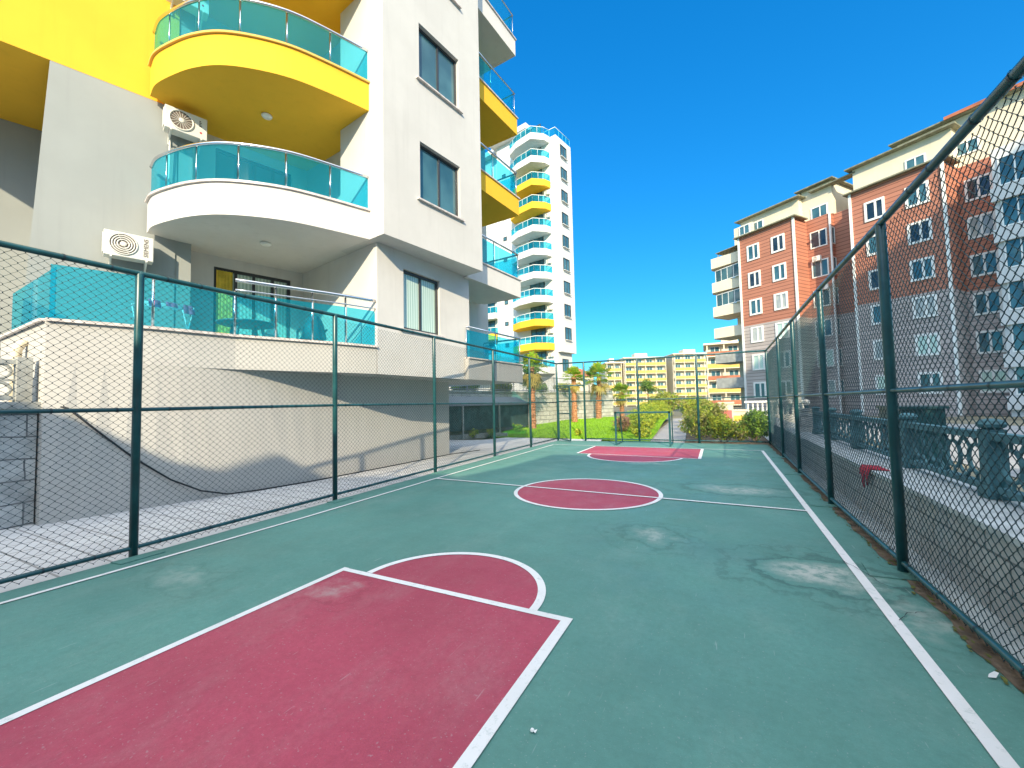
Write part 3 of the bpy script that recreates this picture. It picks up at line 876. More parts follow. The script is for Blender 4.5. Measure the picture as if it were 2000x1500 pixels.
# corner balconies beyond the bay
SB = [(-6.47, 9.98), (-6.16, 12.92), (-7.75, 13.08)]
SBin = [(-8.3, 10.3)]
cols = ['lower_wall', 'white_wall', 'yellow_wall', 'yellow_wall', 'white_wall', 'white_wall']
for k, z in enumerate([2.27, 5.25, 8.2, 11.15, 14.1, 17.1]):
    hf = 0.60
    mb = MB(); mb.strip(SB, z, z + hf, 0.13); mb.prism([tuple(v) for v in offset(SB, 0.1)] + [(-8.9, 12.5), (-9.3, 10.45), (-6.62, 10.05)], z + 0.004, z + 0.24)
    bal = mb.build('balcony', cols[k], apt)
    cm = MB(); cm.prism(offset(SB, -0.04) + list(reversed(offset(SB, 0.17))), z + hf + .003, z + hf + 0.04); cm.build('coping', 'marble', bal)
    gpl = offset(SB, 0.05)
    glass_run(gpl, z + hf + 0.06, z + hf + 0.84, bal, nseg=3)
    rm = MB(); rm.tube([(x, y, z + hf + 0.93) for x, y in gpl], 0.03, 8)
    for q in gpl + [((gpl[0][0] + gpl[1][0]) / 2, (gpl[0][1] + gpl[1][1]) / 2)]: rm.tube([(q[0] - .02, q[1], z + hf), (q[0] - .02, q[1], z + hf + .93)], 0.014, 6)
    rm.build('hand_rail', 'metal_rail', bal, True)
# wall behind the corner balconies
mb = MB(); a, b2 = Vector((-8.15, 10.1)), Vector((-7.9, 13.6))
wall_holes(mb, a, b2, 2.3, TOP, [(0.8, 2.3, f + .3, f + 2.4) for f in FL], 0.15); mb.add([(*b2, 2.3), (-12, 14.4, 2.3), (-12, 14.4, TOP), (*b2, TOP)], [(0, 1, 2, 3)]); mb.build('balcony_wall', 'white_wall', apt)
wd = (b2 - a).normalized()
for f_ in FL:
    c = a + wd * 1.55 - Vector((wd.y, -wd.x)) * .09; window(apt, (c.x, c.y, f_ + 1.35), math.atan2(wd.y, wd.x), 1.5, 2.1, mull=(0.5,), name='balcony_door')
mb = MB(); mb.prism([tuple(P1), tuple(P2), (-6.0, 12.9), (-12.5, 14.6), (-17, 3), (-12.4, -0.9), (-10.6, 4.4), (-8.5, 4.4)], TOP, TOP + 0.5); mb.build('roof', 'white_wall', apt)
mb = MB(); mb.prism([(-8.6, 11.0), (-10.3, 11.5), (-11.5, 7.5), (-12, 3.5), (-10, 3.2)], -.05, 2.27) ; mb.build('basement', 'lower_wall', apt)

# ------------------------------------------------------------------ air conditioners on the near building
def text_mesh(body, size, depth=0.004):
    cu = bpy.data.curves.new('lettering', 'FONT'); cu.body = body; cu.size = size; cu.extrude = depth; cu.align_x = 'CENTER'; cu.align_y = 'CENTER'
    o = bpy.data.objects.new('lettering', cu); COL.objects.link(o)
    dg = bpy.context.evaluated_depsgraph_get(); me = bpy.data.meshes.new_from_object(o.evaluated_get(dg))
    bpy.data.objects.remove(o); bpy.data.curves.remove(cu)
    return me

def make_ac(label, writing=None, spokes=False, group=None):
    """wall unit, local: X along the wall, -Y outward, Z up; origin at the back middle of the case bottom"""
    t = thing('air_conditioner', label, 'air conditioner', (0, 0, 0), group)
    mb = MB(); mb.box(-.42, .42, -.40, -.10, 0, .56); mb.box(-.44, -.42, -.36, -.14, .06, .5); me = mb.mesh('case', 'ac_white')
    o = link('case', me, t); bv = o.modifiers.new('Bevel', 'BEVEL'); bv.width = 0.012; bv.segments = 2
    f = MB(); cx, cz = -.10, .29
    f.lathe([(.245, 0), (.245, .004)], (0, 0, 0), 40); f.v = [(x + cx, -.402 - z, y + cz) for x, y, z in f.v]; f.build('fan_recess', 'ac_dark', t)
    r = MB()
    for rad in (.235, .19, .145, .10) if not spokes else (.235,):
        r.tube([(cx + rad * math.cos(a), -.412, cz + rad * math.sin(a)) for a in [2 * math.pi * i / 36 for i in range(36)]], .013 if not spokes else .018, 6, False, True)
    for i in range(18 if spokes else 4):
        a = 2 * math.pi * i / (18 if spokes else 4) + .4; r.bar((cx, -.412, cz), (cx + .235 * math.cos(a), -.412, cz + .235 * math.sin(a)), .007)
    h = MB(); h.lathe([(.055, 0), (.055, .012), (.03, .02)], (0, 0, 0), 20); r.add([(x + cx, -.408 - z, y + cz) for x, y, z in h.v], h.f)
    r.build('fan_grille', 'ac_white', t, False)
    b = MB()
    for x in (-.3, .3):
        b = MB(); b.bar((x, 0, -.02), (x, -.42, -.02), .035); b.bar((x, 0, -.2), (x, -.36, -.03), .03); b.bar((x, -.01, -.24), (x, -.01, .04), .04)
        b.build('bracket', 'ac_white', t)
    if writing:
        me = text_mesh(writing, .115); me.materials.append(MATS['ac_dark'])
        w = link('lettering', me, t); w.location = (.29, -.403, .29); w.rotation_euler = (R(90), R(-90), 0)
    elif spokes:
        l = MB(); l.lathe([(.026, 0), (.026, .003)], (0, 0, 0), 16); l.v = [(x + .29, -.401 - z, y + .15) for x, y, z in l.v]; l.build('logo', 'ac_red', t)
        l = MB()
        for i, hgt in enumerate((.05, .034, .046, .034)): l.box(.255, .255 + hgt, -.404, -.40, .30 + i * .045, .325 + i * .045)
        l.build('lettering', 'ac_dark', t)
    return t
def put(t, p, ang):
    t.location = p; t.rotation_euler.z = ang; return t
a1 = make_ac('air conditioner with grille of concentric rings on the grey wall below the white balcony', 'SIEMENS')
a1.scale = (.88, .88, .88)
q = g0 + Gd * 1.16; put(a1, (q.x + Gn.x * .02, q.y + Gn.y * .02, 4.63), GA)
a2 = make_ac('air conditioner with spoked fan and small red logo under the yellow balcony', None, True)
a2.scale = (.88, .88, .88)
q = Vector((-10.86, 4.62)) + Gd * .18; put(a2, (q.x + Gn.x * .22, q.y + Gn.y * .22, 7.62), GA)
a3 = dup(a2, (a2.location.x, a2.location.y, 10.62), GA, 'air conditioner cut off at the top edge, behind the upper yellow balcony glass')
pm = MB(); pm.tube([(q.x + Gn.x * .3 - Gd.x * .25, q.y + Gn.y * .3 - Gd.y * .25, 7.5), (q.x + Gn.x * .26 - Gd.x * .25, q.y + Gn.y * .26 - Gd.y * .25, 6.0)], .018, 8); pm.build('drain_pipe', 'ac_white', apt, True)

# ------------------------------------------------------------------ things on the terrace
t = thing('round_table', 'round grey plastic table behind the terrace glass', 'table', (-8.85, 5.15, 2.6))
mb = MB(); mb.lathe([(.05, .70), (.50, .70), (.55, .715), (.55, .735), (.52, .745)], (-8.85, 5.15, 2.6), 32); mb.build('tabletop', 'plastic_grey', t, True)
for k in range(4):
    a = k * math.pi / 2 + .5; mb = MB(); mb.bar((-8.85 + .3 * math.cos(a), 5.15 + .3 * math.sin(a), 3.3), (-8.85 + .42 * math.cos(a), 5.15 + .42 * math.sin(a), 2.6), .045); mb.build('leg', 'plastic_grey', t)
def chair(label, x, y, rz):
    t = thing('terrace_chair', label, 'chair', (x, y, 2.6), 'chairs on the ground floor terrace')
    c, s = math.cos(rz), math.sin(rz); W_ = lambda u, v, z: (x + c * u - s * v, y + s * u + c * v, 2.6 + z)
    def bx(name, u0, u1, v0, v1, z0, z1, lean=0):
        m = MB(); m.add([W_(u, v + (lean if z == z1 else 0), z) for z in (z0, z1) for u, v in ((u0, v0), (u1, v0), (u1, v1), (u0, v1))], [(3, 2, 1, 0), (4, 5, 6, 7), (0, 1, 5, 4), (1, 2, 6, 5), (2, 3, 7, 6), (3, 0, 4, 7)])
        o = m.build(name, 'plastic_grey', t); b = o.modifiers.new('Bevel', 'BEVEL'); b.width = .015; b.segments = 2; return o
    bx('seat', -.24, .24, -.24, .24, .40, .45)
    n = 10; m = MB()
    A = [(-.25 + .5 * k / n, .22 + .09 * math.sin(math.pi * k / n), .40 + .48 * (1 - abs(2 * k / n - 1) ** 3)) for k in range(n + 1)]
    m.add([W_(u, v, .40) for u, v, z in A] + [W_(u, v + .10, z) for u, v, z in A] + [W_(u, v + .03, .40) for u, v, z in A] + [W_(u, v + .13, z) for u, v, z in A],
          [f_ for k in range(n) for f_ in ((k, k + 1, n + 2 + k, n + 1 + k), (2 * n + 3 + k, 2 * n + 2 + k, 3 * n + 3 + k, 3 * n + 4 + k), (n + 1 + k, n + 2 + k, 3 * n + 4 + k, 3 * n + 3 + k))])
    m.build('backrest', 'plastic_grey', t, True)
    for u, v in ((-.2, -.2), (.2, -.2), (-.2, .2), (.2, .2)):
        m = MB(); m.bar(W_(u, v, .41), W_(u * 1.15, v * 1.15, 0), .04); m.build('leg', 'plastic_grey', t)
    for u in (-.26, .26):
        m = MB(); m.bar(W_(u, .25, .62), W_(u, -.2, .62), .045, .03); m.bar(W_(u, -.19, .62), W_(u, -.19, .42), .035); m.build('armrest', 'plastic_grey', t)
    return t
chair('dark rounded plastic chair at the right end of the terrace, beside the side wall', -7.95, 6.0, R(-120))
chair('dark plastic chair behind the round terrace table', -9.4, 5.75, R(20))
t = thing('drying_rack', 'white folding drying rack with pink cloths on the terrace', 'drying rack', (-9.0, 3.75, 2.6))
mb = MB()
for s_ in (-.35, .35):
    mb.tube([(-9.2 + .25 * s_, 3.75 + s_, 3.45), (-8.8 + .25 * s_, 3.75 + s_, 2.6)], .011, 6); mb.tube([(-8.8 + .25 * s_, 3.75 + s_, 3.45), (-9.2 + .25 * s_, 3.75 + s_, 2.6)], .011, 6)
for k in range(6): mb.tube([(-9.2 + .08 * k - .09, 3.4, 3.45), (-9.2 + .08 * k + .09, 4.1, 3.45)], .006, 5)
mb.build('rack_frame', 'plastic_white', t, True)
for (y0, dz) in ((3.5, .13), (3.75, .08), (4.02, .16)):
    m = MB(); n = 6
    A = [(-8.72 + .02 * math.sin(k * 2.0), y0 - .09 + .18 * k / n) for k in range(n + 1)]
    m.add([(x, y, 3.47) for x, y in A] + [(x + .02, y + .01, 3.47 - dz) for x, y in A], [(k, k + 1, n + 2 + k, n + 1 + k) for k in range(n)]); m.build('cloth', 'cloth_pink', t, True)

# ------------------------------------------------------------------ far white tower with corner balconies
tw = thing('apartment_tower', 'far white tower with stacked yellow and white corner balconies', 'tower', (-17.7, 48.5, 2))
TK = Vector((-17.7, 48.5)); ta = Vector((math.sin(R(12)), math.cos(R(12)))); tb = Vector((-ta.y, ta.x)); TAa = math.atan2(ta.y, ta.x)
tp = lambda s, t: tuple(TK + tb * s + ta * t)      # s left along the front, t back from the front
mb = MB(); mb.prism([tp(0, 0), tp(10.4, 0), tp(10.4, 1.4), tp(24, 1.4), tp(24, 7), tp(7, 7), tp(7, 3.7), tp(0, 3.7)], 8.0, 36.0)
mb.prism([tp(0.5, .02), tp(10.4, .02), tp(10.4, 1.42), tp(24, 1.42), tp(24, 7), tp(7, 7), tp(7, 3.4), tp(.5, 3.4)], 2.0, 8.003); mb.build('wall', 'tower_white', tw)
mb = MB(); mb.prism([tp(5.2, .5), tp(10.4, .5), tp(10.4, 1.9), tp(23, 1.9), tp(23, 6.5), tp(5.2, 6.5)], 36, 38.7); mb.prism([tp(4.4, -.4), tp(11, -.4), tp(11, 1), tp(23.5, 1), tp(23.5, 7), tp(4.4, 7)], 38.7, 39.4); mb.build('penthouse', 'tower_white', tw)
def tube_glass(pts, z0, z1, parent):
    mb = MB(); mb.strip(pts, z0, z1, 0.02); mb.build('glass_panel', 'glass_cyan', parent)
    mb = MB(); mb.tube([(x, y, z1 + .04) for x, y in pts], .04, 6)
    for a, b2 in zip(pts, pts[1:]):
        n = max(1, round(math.dist(a, b2) / .8))
        for k in range(n + 1):
            x, y = a[0] + (b2[0] - a[0]) * k / n, a[1] + (b2[1] - a[1]) * k / n; mb.tube([(x, y, z0 - .06), (x, y, z1 + .04)], .022, 5)
    mb.build('rail', 'white_trim', parent, True)
tube_glass([tp(2.6, -.05), tp(.1, .05), tp(.1, 3.6)][::-1], 36.05, 37.0, tw)
BPOLY = [(0.95, 0.0), (1.15, -1.0), (2.3, -2.3), (4.9, -2.0), (6.7, -1.2), (7.0, 0.0)]
zs = [35.7 - 3.0 * k for k in range(11)]
tc = ['tower_white', 'tower_white', 'yellow_wall', 'yellow_wall', 'tower_white', 'tower_white', 'tower_white', 'tower_white', 'yellow_wall', 'yellow_wall', 'tower_white']
for k, z in enumerate(zs):
    P = [tp(s, t) for s, t in BPOLY]
    mb = MB(); mb.prism(P, z - .42, z + .42); bal = mb.build('balcony', tc[k], tw)
    tube_glass(offset(list(reversed(P)), .06), z + .48, z + 1.25, bal)
    c = tp(3.4, -.03); window(tw, (c[0], c[1], z + 1.55), math.atan2(-tb.y, -tb.x), 2.3, 2.3, ft=.08, mull=(.35, .68), name='balcony_door')
    if k: 
        c = tp(8.7, 0); window(tw, (c[0], c[1], z + 1.0), math.atan2(-tb.y, -tb.x), .62, .55, ft=.06, mull=(), name='bathroom_window', proud=.02)
    zc = 34.4 - 3.0 * k
    if zc > 9:
        c = tuple(TK + ta * 1.75); window(tw, (c[0], c[1], zc), TAa, 1.5, 1.6, ft=.07, fd=.12, mull=(.5,), proud=.02, sill='white_trim')
c = tuple(TK + ta * 1.7 + tb * .5); window(tw, (c[0], c[1], 6.4), TAa, 1.4, 1.6, ft=.07, fd=.12, mull=(.5,), proud=.02)
for k in range(5, 11):
    z = zs[k] - .4
    P = [tp(10.9, 1.4), tp(11.1, .3), tp(12.6, -.1), tp(15, -.1), tp(16, 1.4)]
    mb = MB(); mb.prism(P, z - .42, z + .42); bal = mb.build('balcony', 'yellow_wall' if k in (5, 8) else 'tower_white', tw); tube_glass(offset(list(reversed(P)), .06), z + .48, z + 1.25, bal)
    c = tp(13, 1.38); window(tw, (c[0], c[1], z + 1.5), math.atan2(-tb.y, -tb.x), 1.8, 2.2, mull=(.5,), name='balcony_door')
mb = MB(); c = tp(10.0, -.06); mb.tube([(c[0], c[1], 3), (c[0], c[1], 36)], .07, 8); mb.build('downpipe', 'white_trim', tw, True)
acn = {3: 'topmost air conditioner on the far tower, above the second yellow balcony from the top', 4: 'air conditioner on the far tower above the first white balcony under the yellow pair',
       6: 'air conditioner on the far tower above the middle white balcony', 8: 'air conditioner on the far tower above the upper of the low yellow balconies',
       9: 'air conditioner on the far tower above the lowest yellow balcony', 10: 'lowest air conditioner on the far tower, above its bottom white balcony'}
for k, lab in acn.items():
    c = tp(1.35, -.02); d = dup(a1, (c[0], c[1], zs[k] + 1.75), math.atan2(-tb.y, -tb.x), lab); d['group'] = 'air conditioners on the far tower'
    for ch in list(d.children):
        if ch.name.startswith('lettering'): bpy.data.objects.remove(ch)

# ------------------------------------------------------------------ brick building across the street
bk = thing('brick_building', 'large apartment building with red-brown cladding above grey siding, across the street', 'apartment building', (15.68, 42.47, 0))
C0 = Vector((15.68, 42.47)); el = Vector((-.804, .594)); di = Vector((.594, .804)); BAg = math.atan2(-el.y, -el.x)
bp = lambda s, t: tuple(C0 + el * s + di * t)
SPL = 9.6; EV = 19.6
blocks = [(0, 5.98, 0, 9), (10.8, 16.6, 0, 9), (5.98, 10.8, 3, 9), (-2.2, 0, 3, 9), (8.7, 10.8, 2.3, 3)]
up, lo = MB(), MB()
for s0, s1, t0, t1 in blocks:
    poly = [bp(s0, t0), bp(s1, t0), bp(s1, t1), bp(s0, t1)]
    up.prism(poly, SPL, EV); lo.prism(poly, -.1, SPL - .003)
up.build('upper_wall', 'brick_clad', bk); lo.build('lower_wall', 'grey_clad', bk)
tr = MB()
for s in (0, 5.98, 10.8, 16.6): tr.obox((*(C0 + el * s - di * .02), EV / 2), (*(el * .09), 0), (*(di * .09), 0), (0, 0, EV / 2))
for s in (8.7,): tr.obox((*(C0 + el * s + di * 2.28), EV / 2), (*(el * .07), 0), (*(di * .07), 0), (0, 0, EV / 2))
tr.build('corner_trim', 'white_trim', bk)
ev = MB()
def eave(s0, s1, t0, t1, z, o=.4, th=.11, rise=.12):
    a = [bp(s0 - o, t0 - o), bp(s1 + o, t0 - o), bp(s1 + o, t1), bp(s0 - o, t1)]
    ev.prism(a, z, z + th)
    b2 = [bp(s0, t0 + .6), bp(s1, t0 + .6), bp(s1, t1), bp(s0, t1)]
    V = [(x, y, z + th + .002) for x, y in a] + [(x, y, z + th + rise) for x, y in b2]; ev.add(V, [(0, 1, 5, 4), (1, 2, 6, 5), (3, 0, 4, 7), (4, 5, 6, 7)])
eave(0, 5.98, 0, 2.1, EV); eave(10.8, 16.6, 0, 1.9, EV); eave(6.6, 10.2, 2.3, 3, 22.4, .2)
ev.build('eaves', 'roof_dark', bk)
ph = MB()
for s0, s1, t0, z1 in ((11.3, 17.6, 2, 22.2), (8.6, 11.3, 2.7, 22.9), (0.0, 6.6, 2.2, 22.7), (-9, 3.6, 3.1, 23.6), (16, 18.2, 1.6, 21.6)):
    ph.prism([bp(s0, t0), bp(s1, t0), bp(s1, 9), bp(s0, 9)], EV, z1)
ph.build('penthouse', 'cream_wall', bk)
er = MB()
for s0, s1, t0, z1 in ((11.3, 17.6, 2, 22.21), (8.6, 11.3, 2.7, 22.91), (0.0, 6.6, 2.2, 22.71), (-9, 3.6, 3.1, 23.61)):
    er.prism([bp(s0 - .4, t0 - .6), bp(s1 + .4, t0 - .6), bp(s1 + .4, 9.4), bp(s0 - .4, 9.4)], z1, z1 + .11)
er.build('roof', 'roof_dark', bk)
rt = MB(); rt.prism([bp(-9.6, 2.36), bp(.4, 2.36), bp(.4, 2.46), bp(-9.6, 2.46)], 23.62, 23.86); rt.build('roof_trim', 'roof_red', bk)
PV = ['window_pane', 'pane_dark', 'curtain_pane', 'window_pane', 'pane_pale', 'pane_dark', 'window_pane']
for k in range(6):
    z = 17.5 - 3.0 * k
    for s, w in ((1.52, 1.45), (4.27, 1.40), (15.0, 1.35), (12.36, 1.35)):
        c = bp(s, 0); window(bk, (c[0], c[1], z), BAg, w, 1.72, 'white_trim', PV[(k * 5 + int(s) * 3) % len(PV)], .17, .12, (.55,), proud=.03)
    c = bp(-1.05, 3); window(bk, (c[0], c[1], z), BAg, 1.5, 1.75, 'white_trim', PV[(k * 3 + 1) % 7], .15, .12, (.5,), proud=.03)
    c = bp(9.75, 2.3); window(bk, (c[0], c[1], z - .1), BAg, 1.5, 1.7, 'white_trim', PV[(k * 2 + 1) % 7], .1, .1, (.55,), proud=.03)
    c = bp(8.7, 2.62); window(bk, (c[0], c[1], z - .1), BAg + R(90), .6, 1.7, 'white_trim', 'window_pane', .08, .1, (), proud=.03, name='side_window')
c = bp(9.75, 2.7); window(bk, (c[0], c[1], 20.1), BAg, 1.5, 1.5, 'white_trim', 'window_pane', .1, .1, (.55,), proud=.03)
for s, t in ((15.6, 2), (16.9, 1.6), (2.2, 2.2), (-.6, 3.1)):
    c = bp(s, t); window(bk, (c[0], c[1], 21.0), BAg, 1.3, 1.1, 'white_trim', 'window_pane', .1, .1, (.5,), proud=.03)
# glazed white bay at the right end
rb = MB(); rb.prism([bp(-2.2, 1.2), bp(-10, 1.2), bp(-10, 9), bp(-2.2, 9)], -.1, 19.3)
for k in range(6):
    rb.prism([bp(-2.1, .9), bp(-10.1, .9), bp(-10.1, 1.3), bp(-2.1, 1.3)], 15.4 - 3 * k, 16.35 - 3 * k)
rb.build('white_bay', 'tower_white', bk)
for k in range(6):
    for j in range(3):
        c = bp(-3.7 - 2.5 * j, 1.2); window(bk, (c[0], c[1], 17.5 - 3 * k), BAg, 2.4, 2.1, 'white_trim', 'window_pane', .09, .1, (.33, .66), proud=.04)
# balconies on the left end
for k, z in enumerate((17.4, 14.45, 11.5, 8.9, 5.9, 2.9)):
    m = MB(); P = [bp(16.7, .9), bp(20.6, .5), bp(21.1, 1.2), bp(21.1, 4), bp(16.7, 4)]
    m.prism(P, z, z + .22); m.strip([bp(21.1, 4), bp(21.1, 1.2), bp(20.6, .5), bp(16.7, .9)], z + .22, z + 1.2, -.15 if False else .15)
    bal = m.build('balcony', 'cream_wall' if k < 4 else 'concrete', bk)  # two lowest coloured grey to stand for cream balconies in shade
    if k in (0, 1):
        c = bp(18.7, .75); window(bal, (c[0], c[1], z - 1.0 if k == 0 else z - 1.0), BAg - .1, 3.4, 1.5, 'white_trim', 'window_pane', .08, .06, (.25, .5, .75), name='glazing')
m = MB(); m.prism([bp(16.6, 3.2), bp(19.4, 3.2), bp(19.4, 9), bp(16.6, 9)], -.1, 19.3); m.build('end_wall', 'cream_wall', bk)
m = MB(); m.prism([bp(16.6, .9), bp(20.4, 1.1), bp(20.4, 5), bp(16.6, 5)], lambda x, y: 19.3, 19.38); m.tube([(*bp(20.2, 1.3), 18.5), (*bp(20.2, 1.3), 19.3)], .06, 6); m.build('awning', 'roof_dark', bk)
for (s, t, z, lab) in ((9.9, 2.26, 15.15, 'air conditioner under the upper corner window in the recess of the brick building'), (9.4, 2.26, 12.15, 'air conditioner under the lower corner window in the recess of the brick building'),
                       (12.9, 2.0, 20.0, 'air conditioner on the cream penthouse wall of the brick building'), (5.2, 2.2, 20.0, 'air conditioner on the set-back top floor over the near brick block')):
    c = bp(s, t); d = dup(a1, (c[0], c[1], z), BAg, lab); d['group'] = 'air conditioners on the brick building'
    for ch in list(d.children):
        if ch.name.startswith('lettering'): bpy.data.objects.remove(ch)

# ------------------------------------------------------------------ distant buildings
fx = Vector((math.cos(R(26.4)), math.sin(R(26.4)))); fy = Vector((-fx.y, fx.x))
def far_block(label, px, py, w, h, dep, floors, band, wallm, z0=-.1, alt=None, name='apartment_building', grp='cream apartment blocks in the distance', ang=26.4):
    fx = Vector((math.cos(R(ang)), math.sin(R(ang)))); fy = Vector((-fx.y, fx.x))
    t = thing(name, label, 'apartment building', (px, py, 0), grp)
    o = Vector((px, py)); Q = lambda u, v: tuple(o + fx * u + fy * v)
    m = MB(); m.prism([Q(0, 0), Q(w, 0), Q(w, dep), Q(0, dep)], z0, h); m.build('wall', wallm, t)
    fh = (h - .3) / floors
    m = MB(); m.prism([Q(-.5, -1.9), Q(w + .5, -1.9), Q(w + .5, dep), Q(-.5, dep)], h + .003, h + .35)
    m.prism([Q(w * .3, 1), Q(w * .6, 1), Q(w * .6, 5), Q(w * .3, 5)], h + .35, h + 2); m.build('roof', wallm, t)
    nb = max(2, round(w / 4))
    for k in range(floors):
        z = h - fh * (k + 1)
        m = MB(); m.prism([Q(.2, -1.6), Q(w * .985, -1.6), Q(w * .985, -.01), Q(.2, -.01)], z, z + .18); m.build('balcony_slab', wallm, t)
        m = MB(); m.prism([Q(.2, -1.62), Q(w * .985, -1.62), Q(w * .985, -1.45), Q(.2, -1.45)], z + .185, z + 1.15); m.build('balcony_parapet', (alt[k % len(alt)] if alt else band), t)
        for j in range(nb):
            c = Q(w * (j + .5) / nb, 0); window(t, (c[0], c[1], z + 1.5), R(ang), w / nb * .55, 1.9, 'white_trim', 'window_pane', .12, .1, (.5,), proud=.05)
    for j in range(nb + 1):
        c = Q(min(w - .2, max(.25, w * j / nb)), -1.5); m = MB(); m.bar((c[0], c[1], z0), (c[0], c[1], h), .22); m.build('column', wallm, t)
    return t
far_block('leftmost narrow cream block with ochre balconies in the distance', -37.6, 149.2, 5.6, 15.6, 12, 5, 'ochre_wall', 'cream_wall')
far_block('middle cream block with ochre balconies in the distance behind the goal', -31.6, 151.5, 15.0, 17.2, 12, 6, 'ochre_wall', 'cream_wall')
far_block('right cream block with ochre balconies in the distance beside the brown one', -15.6, 159.0, 14.5, 18.2, 12, 6, 'ochre_wall', 'cream_wall')
far_block('far block with alternating brown and ochre balconies beside the brick building', -3.0, 104.5, 11, 14.0, 12, 5, 'ochre_wall', 'cream_wall', alt=['roof_red', 'ochre_wall'], grp=None, ang=2)
hs_ = thing('red_roof_house', 'distant house with red tiled hip roof behind the garden palms', 'house', (-36, 106, 2))
m = MB(); o = Vector((-37.5, 104.0)); Q = lambda u, v: tuple(o + fx * u + fy * v); m.prism([Q(0, 0), Q(8, 0), Q(8, 8), Q(0, 8)], -.1, 8.6); m.build('wall', 'cream_wall', hs_)
m = MB(); a = [(*Q(-.6, -.6), 8.6), (*Q(8.6, -.6), 8.6), (*Q(8.6, 8.6), 8.6), (*Q(-.6, 8.6), 8.6), (*Q(2.8, 4), 11.0), (*Q(5.2, 4), 11.0)]
m.add(a, [(0, 1, 5, 4), (1, 2, 5), (2, 3, 4, 5), (3, 0, 4), (3, 2, 1, 0)]); m.build('roof', 'roof_red', hs_)
for u in (2, 5.8):
    c = Q(u, 0); window(hs_, (c[0], c[1], 7.0), R(26.4), 1.4, 1.5, 'white_trim', mull=(.5,), proud=.05)

# ------------------------------------------------------------------ retaining wall with railing, raised ground behind it
RW = [(-13.0, 11.5), (-11.95, 16.0), (-10.45, 23.9), (-7.6, 32.2)]
sheet('terrace_ground', [(-13.2, 11.5), (-12.1, 16.0), (-10.6, 23.9), (-7.8, 32.3), (-20, 60), (-80, 60), (-80, 12)], 2.12, 'earth')
rwt = thing('retaining_wall', 'pale rubble stone retaining wall behind the lawn and palms', 'wall', (-10.45, 23.9, 0))
m = MB(); m.strip(RW, -.1, 2.2, .4); m.strip([(-7.6, 32.2), (-9.5, 36)], -.1, 2.2, .4); m.build('stone_face', 'rubble_wall', rwt)
m = MB(); m.prism(offset(RW, -.05) + list(reversed(offset(RW, .45))), 2.203, 2.28); m.build('wall_coping', 'concrete', rwt)
rf_ = thing('railing_fence', 'light grey bar railing on top of the rubble retaining wall', 'railing', (-10.6, 23.9, 2.28))
RL = offset(RW, .2); m = MB()
for z in (2.36, 3.22): m.tube([(x, y, z) for x, y in RL], .025, 6)
m.build('rail', 'bar_grey', rf_, True)
m = MB(); m2 = MB()
for a, b2 in zip(RL, RL[1:]):
    n = int(math.dist(a, b2) / .14)
    for k in range(n):
        x, y = a[0] + (b2[0] - a[0]) * k / n, a[1] + (b2[1] - a[1]) * k / n
        (m2 if k % 14 == 0 else m).bar((x, y, 2.28), (x, y, 3.3 if k % 14 == 0 else 3.22), .06 if k % 14 == 0 else .018)
m.build('infill_bars', 'bar_grey', rf_)
m2.build('rail_post', 'bar_grey', rf_)
# lean-to in the shade against the wall
ln = thing('lean_to_shelter', 'dark low shelter with sloping roof and green netting in the shade of the building', 'shelter', (-11.2, 17.5, 0))
A_ = [Vector((-12.1, 13.6)), Vector((-10.6, 21.4))]; dd = (A_[1] - A_[0]).normalized(); nn = Vector((dd.y, -dd.x))
m = MB(); V = [(*(A_[0]), 1.95), (*(A_[1]), 1.95), (*(A_[1] + nn * .9), 1.55), (*(A_[0] + nn * .9), 1.55)]; m.add(V + [(x, y, z - .06) for x, y, z in V], [(0, 1, 2, 3), (7, 6, 5, 4), (2, 1, 5, 6), (3, 2, 6, 7), (0, 3, 7, 4), (1, 0, 4, 5)]); m.build('shelter_roof', 'slate_wall', ln)
m = MB(); a, b2 = A_[0] + nn * .8, A_[1] + nn * .8; m.strip([tuple(a), tuple(b2)], .35, 1.52, .03); m.build('netting', 'net_green', ln)
for k in range(4):
    c = a.lerp(b2, k / 3); m = MB(); m.bar((c.x + nn.x * .05, c.y + nn.y * .05, -.05), (c.x + nn.x * .05, c.y + nn.y * .05, 1.56), .07); m.build('shelter_post', 'concrete', ln)
kb = MB(); kb.strip([(-12.4, 13.6), (-10.2, 17.35), (-9.3, 17.6)], -.05, .16, .14); tag(kb.build('planter_kerb', 'concrete'), 'low concrete kerb edging the shaded bed beside the pavement', 'kerb')

# ------------------------------------------------------------------ garden: lawn, path, shrubs, palms
def lawn_z(x, y): return -0.03 + 0.42 * min(1, max(0, (y - 17.2) / 10)) + .02 * math.sin(x * 1.3 + y)
V, F = [], []; ny, nx = 40, 14
for j in range(ny + 1):
    y = 16.4 + (39 - 16.4) * j / ny
    xl = np.interp(y, [16.4, 17.5, 24, 32.3, 39], [-9.4, -10.9, -10.45, -7.55, -6.5]); xr = np.interp(y, [16.4, 39], [-2.55, -3.95])
    yb = lambda x: max(y, 17.35 - max(0, (x + 5.2)) * .35)
    for i in range(nx + 1):
        x = xl + (xr - xl) * i / nx; V.append((x, yb(x), lawn_z(x, yb(x))))
for j in range(ny):
    for i in range(nx): F.append((j * (nx + 1) + i, j * (nx + 1) + i + 1, (j + 1) * (nx + 1) + i + 1, (j + 1) * (nx + 1) + i))
m = MB(); m.add(V, F); lw = m.build('lawn', 'lawn_turf', None, True); lw['kind'] = 'structure'
n = 26000
gx = RNG.uniform(-10.8, -2.7, n); gy = 17.3 + (RNG.random(n) ** 1.6) * 14
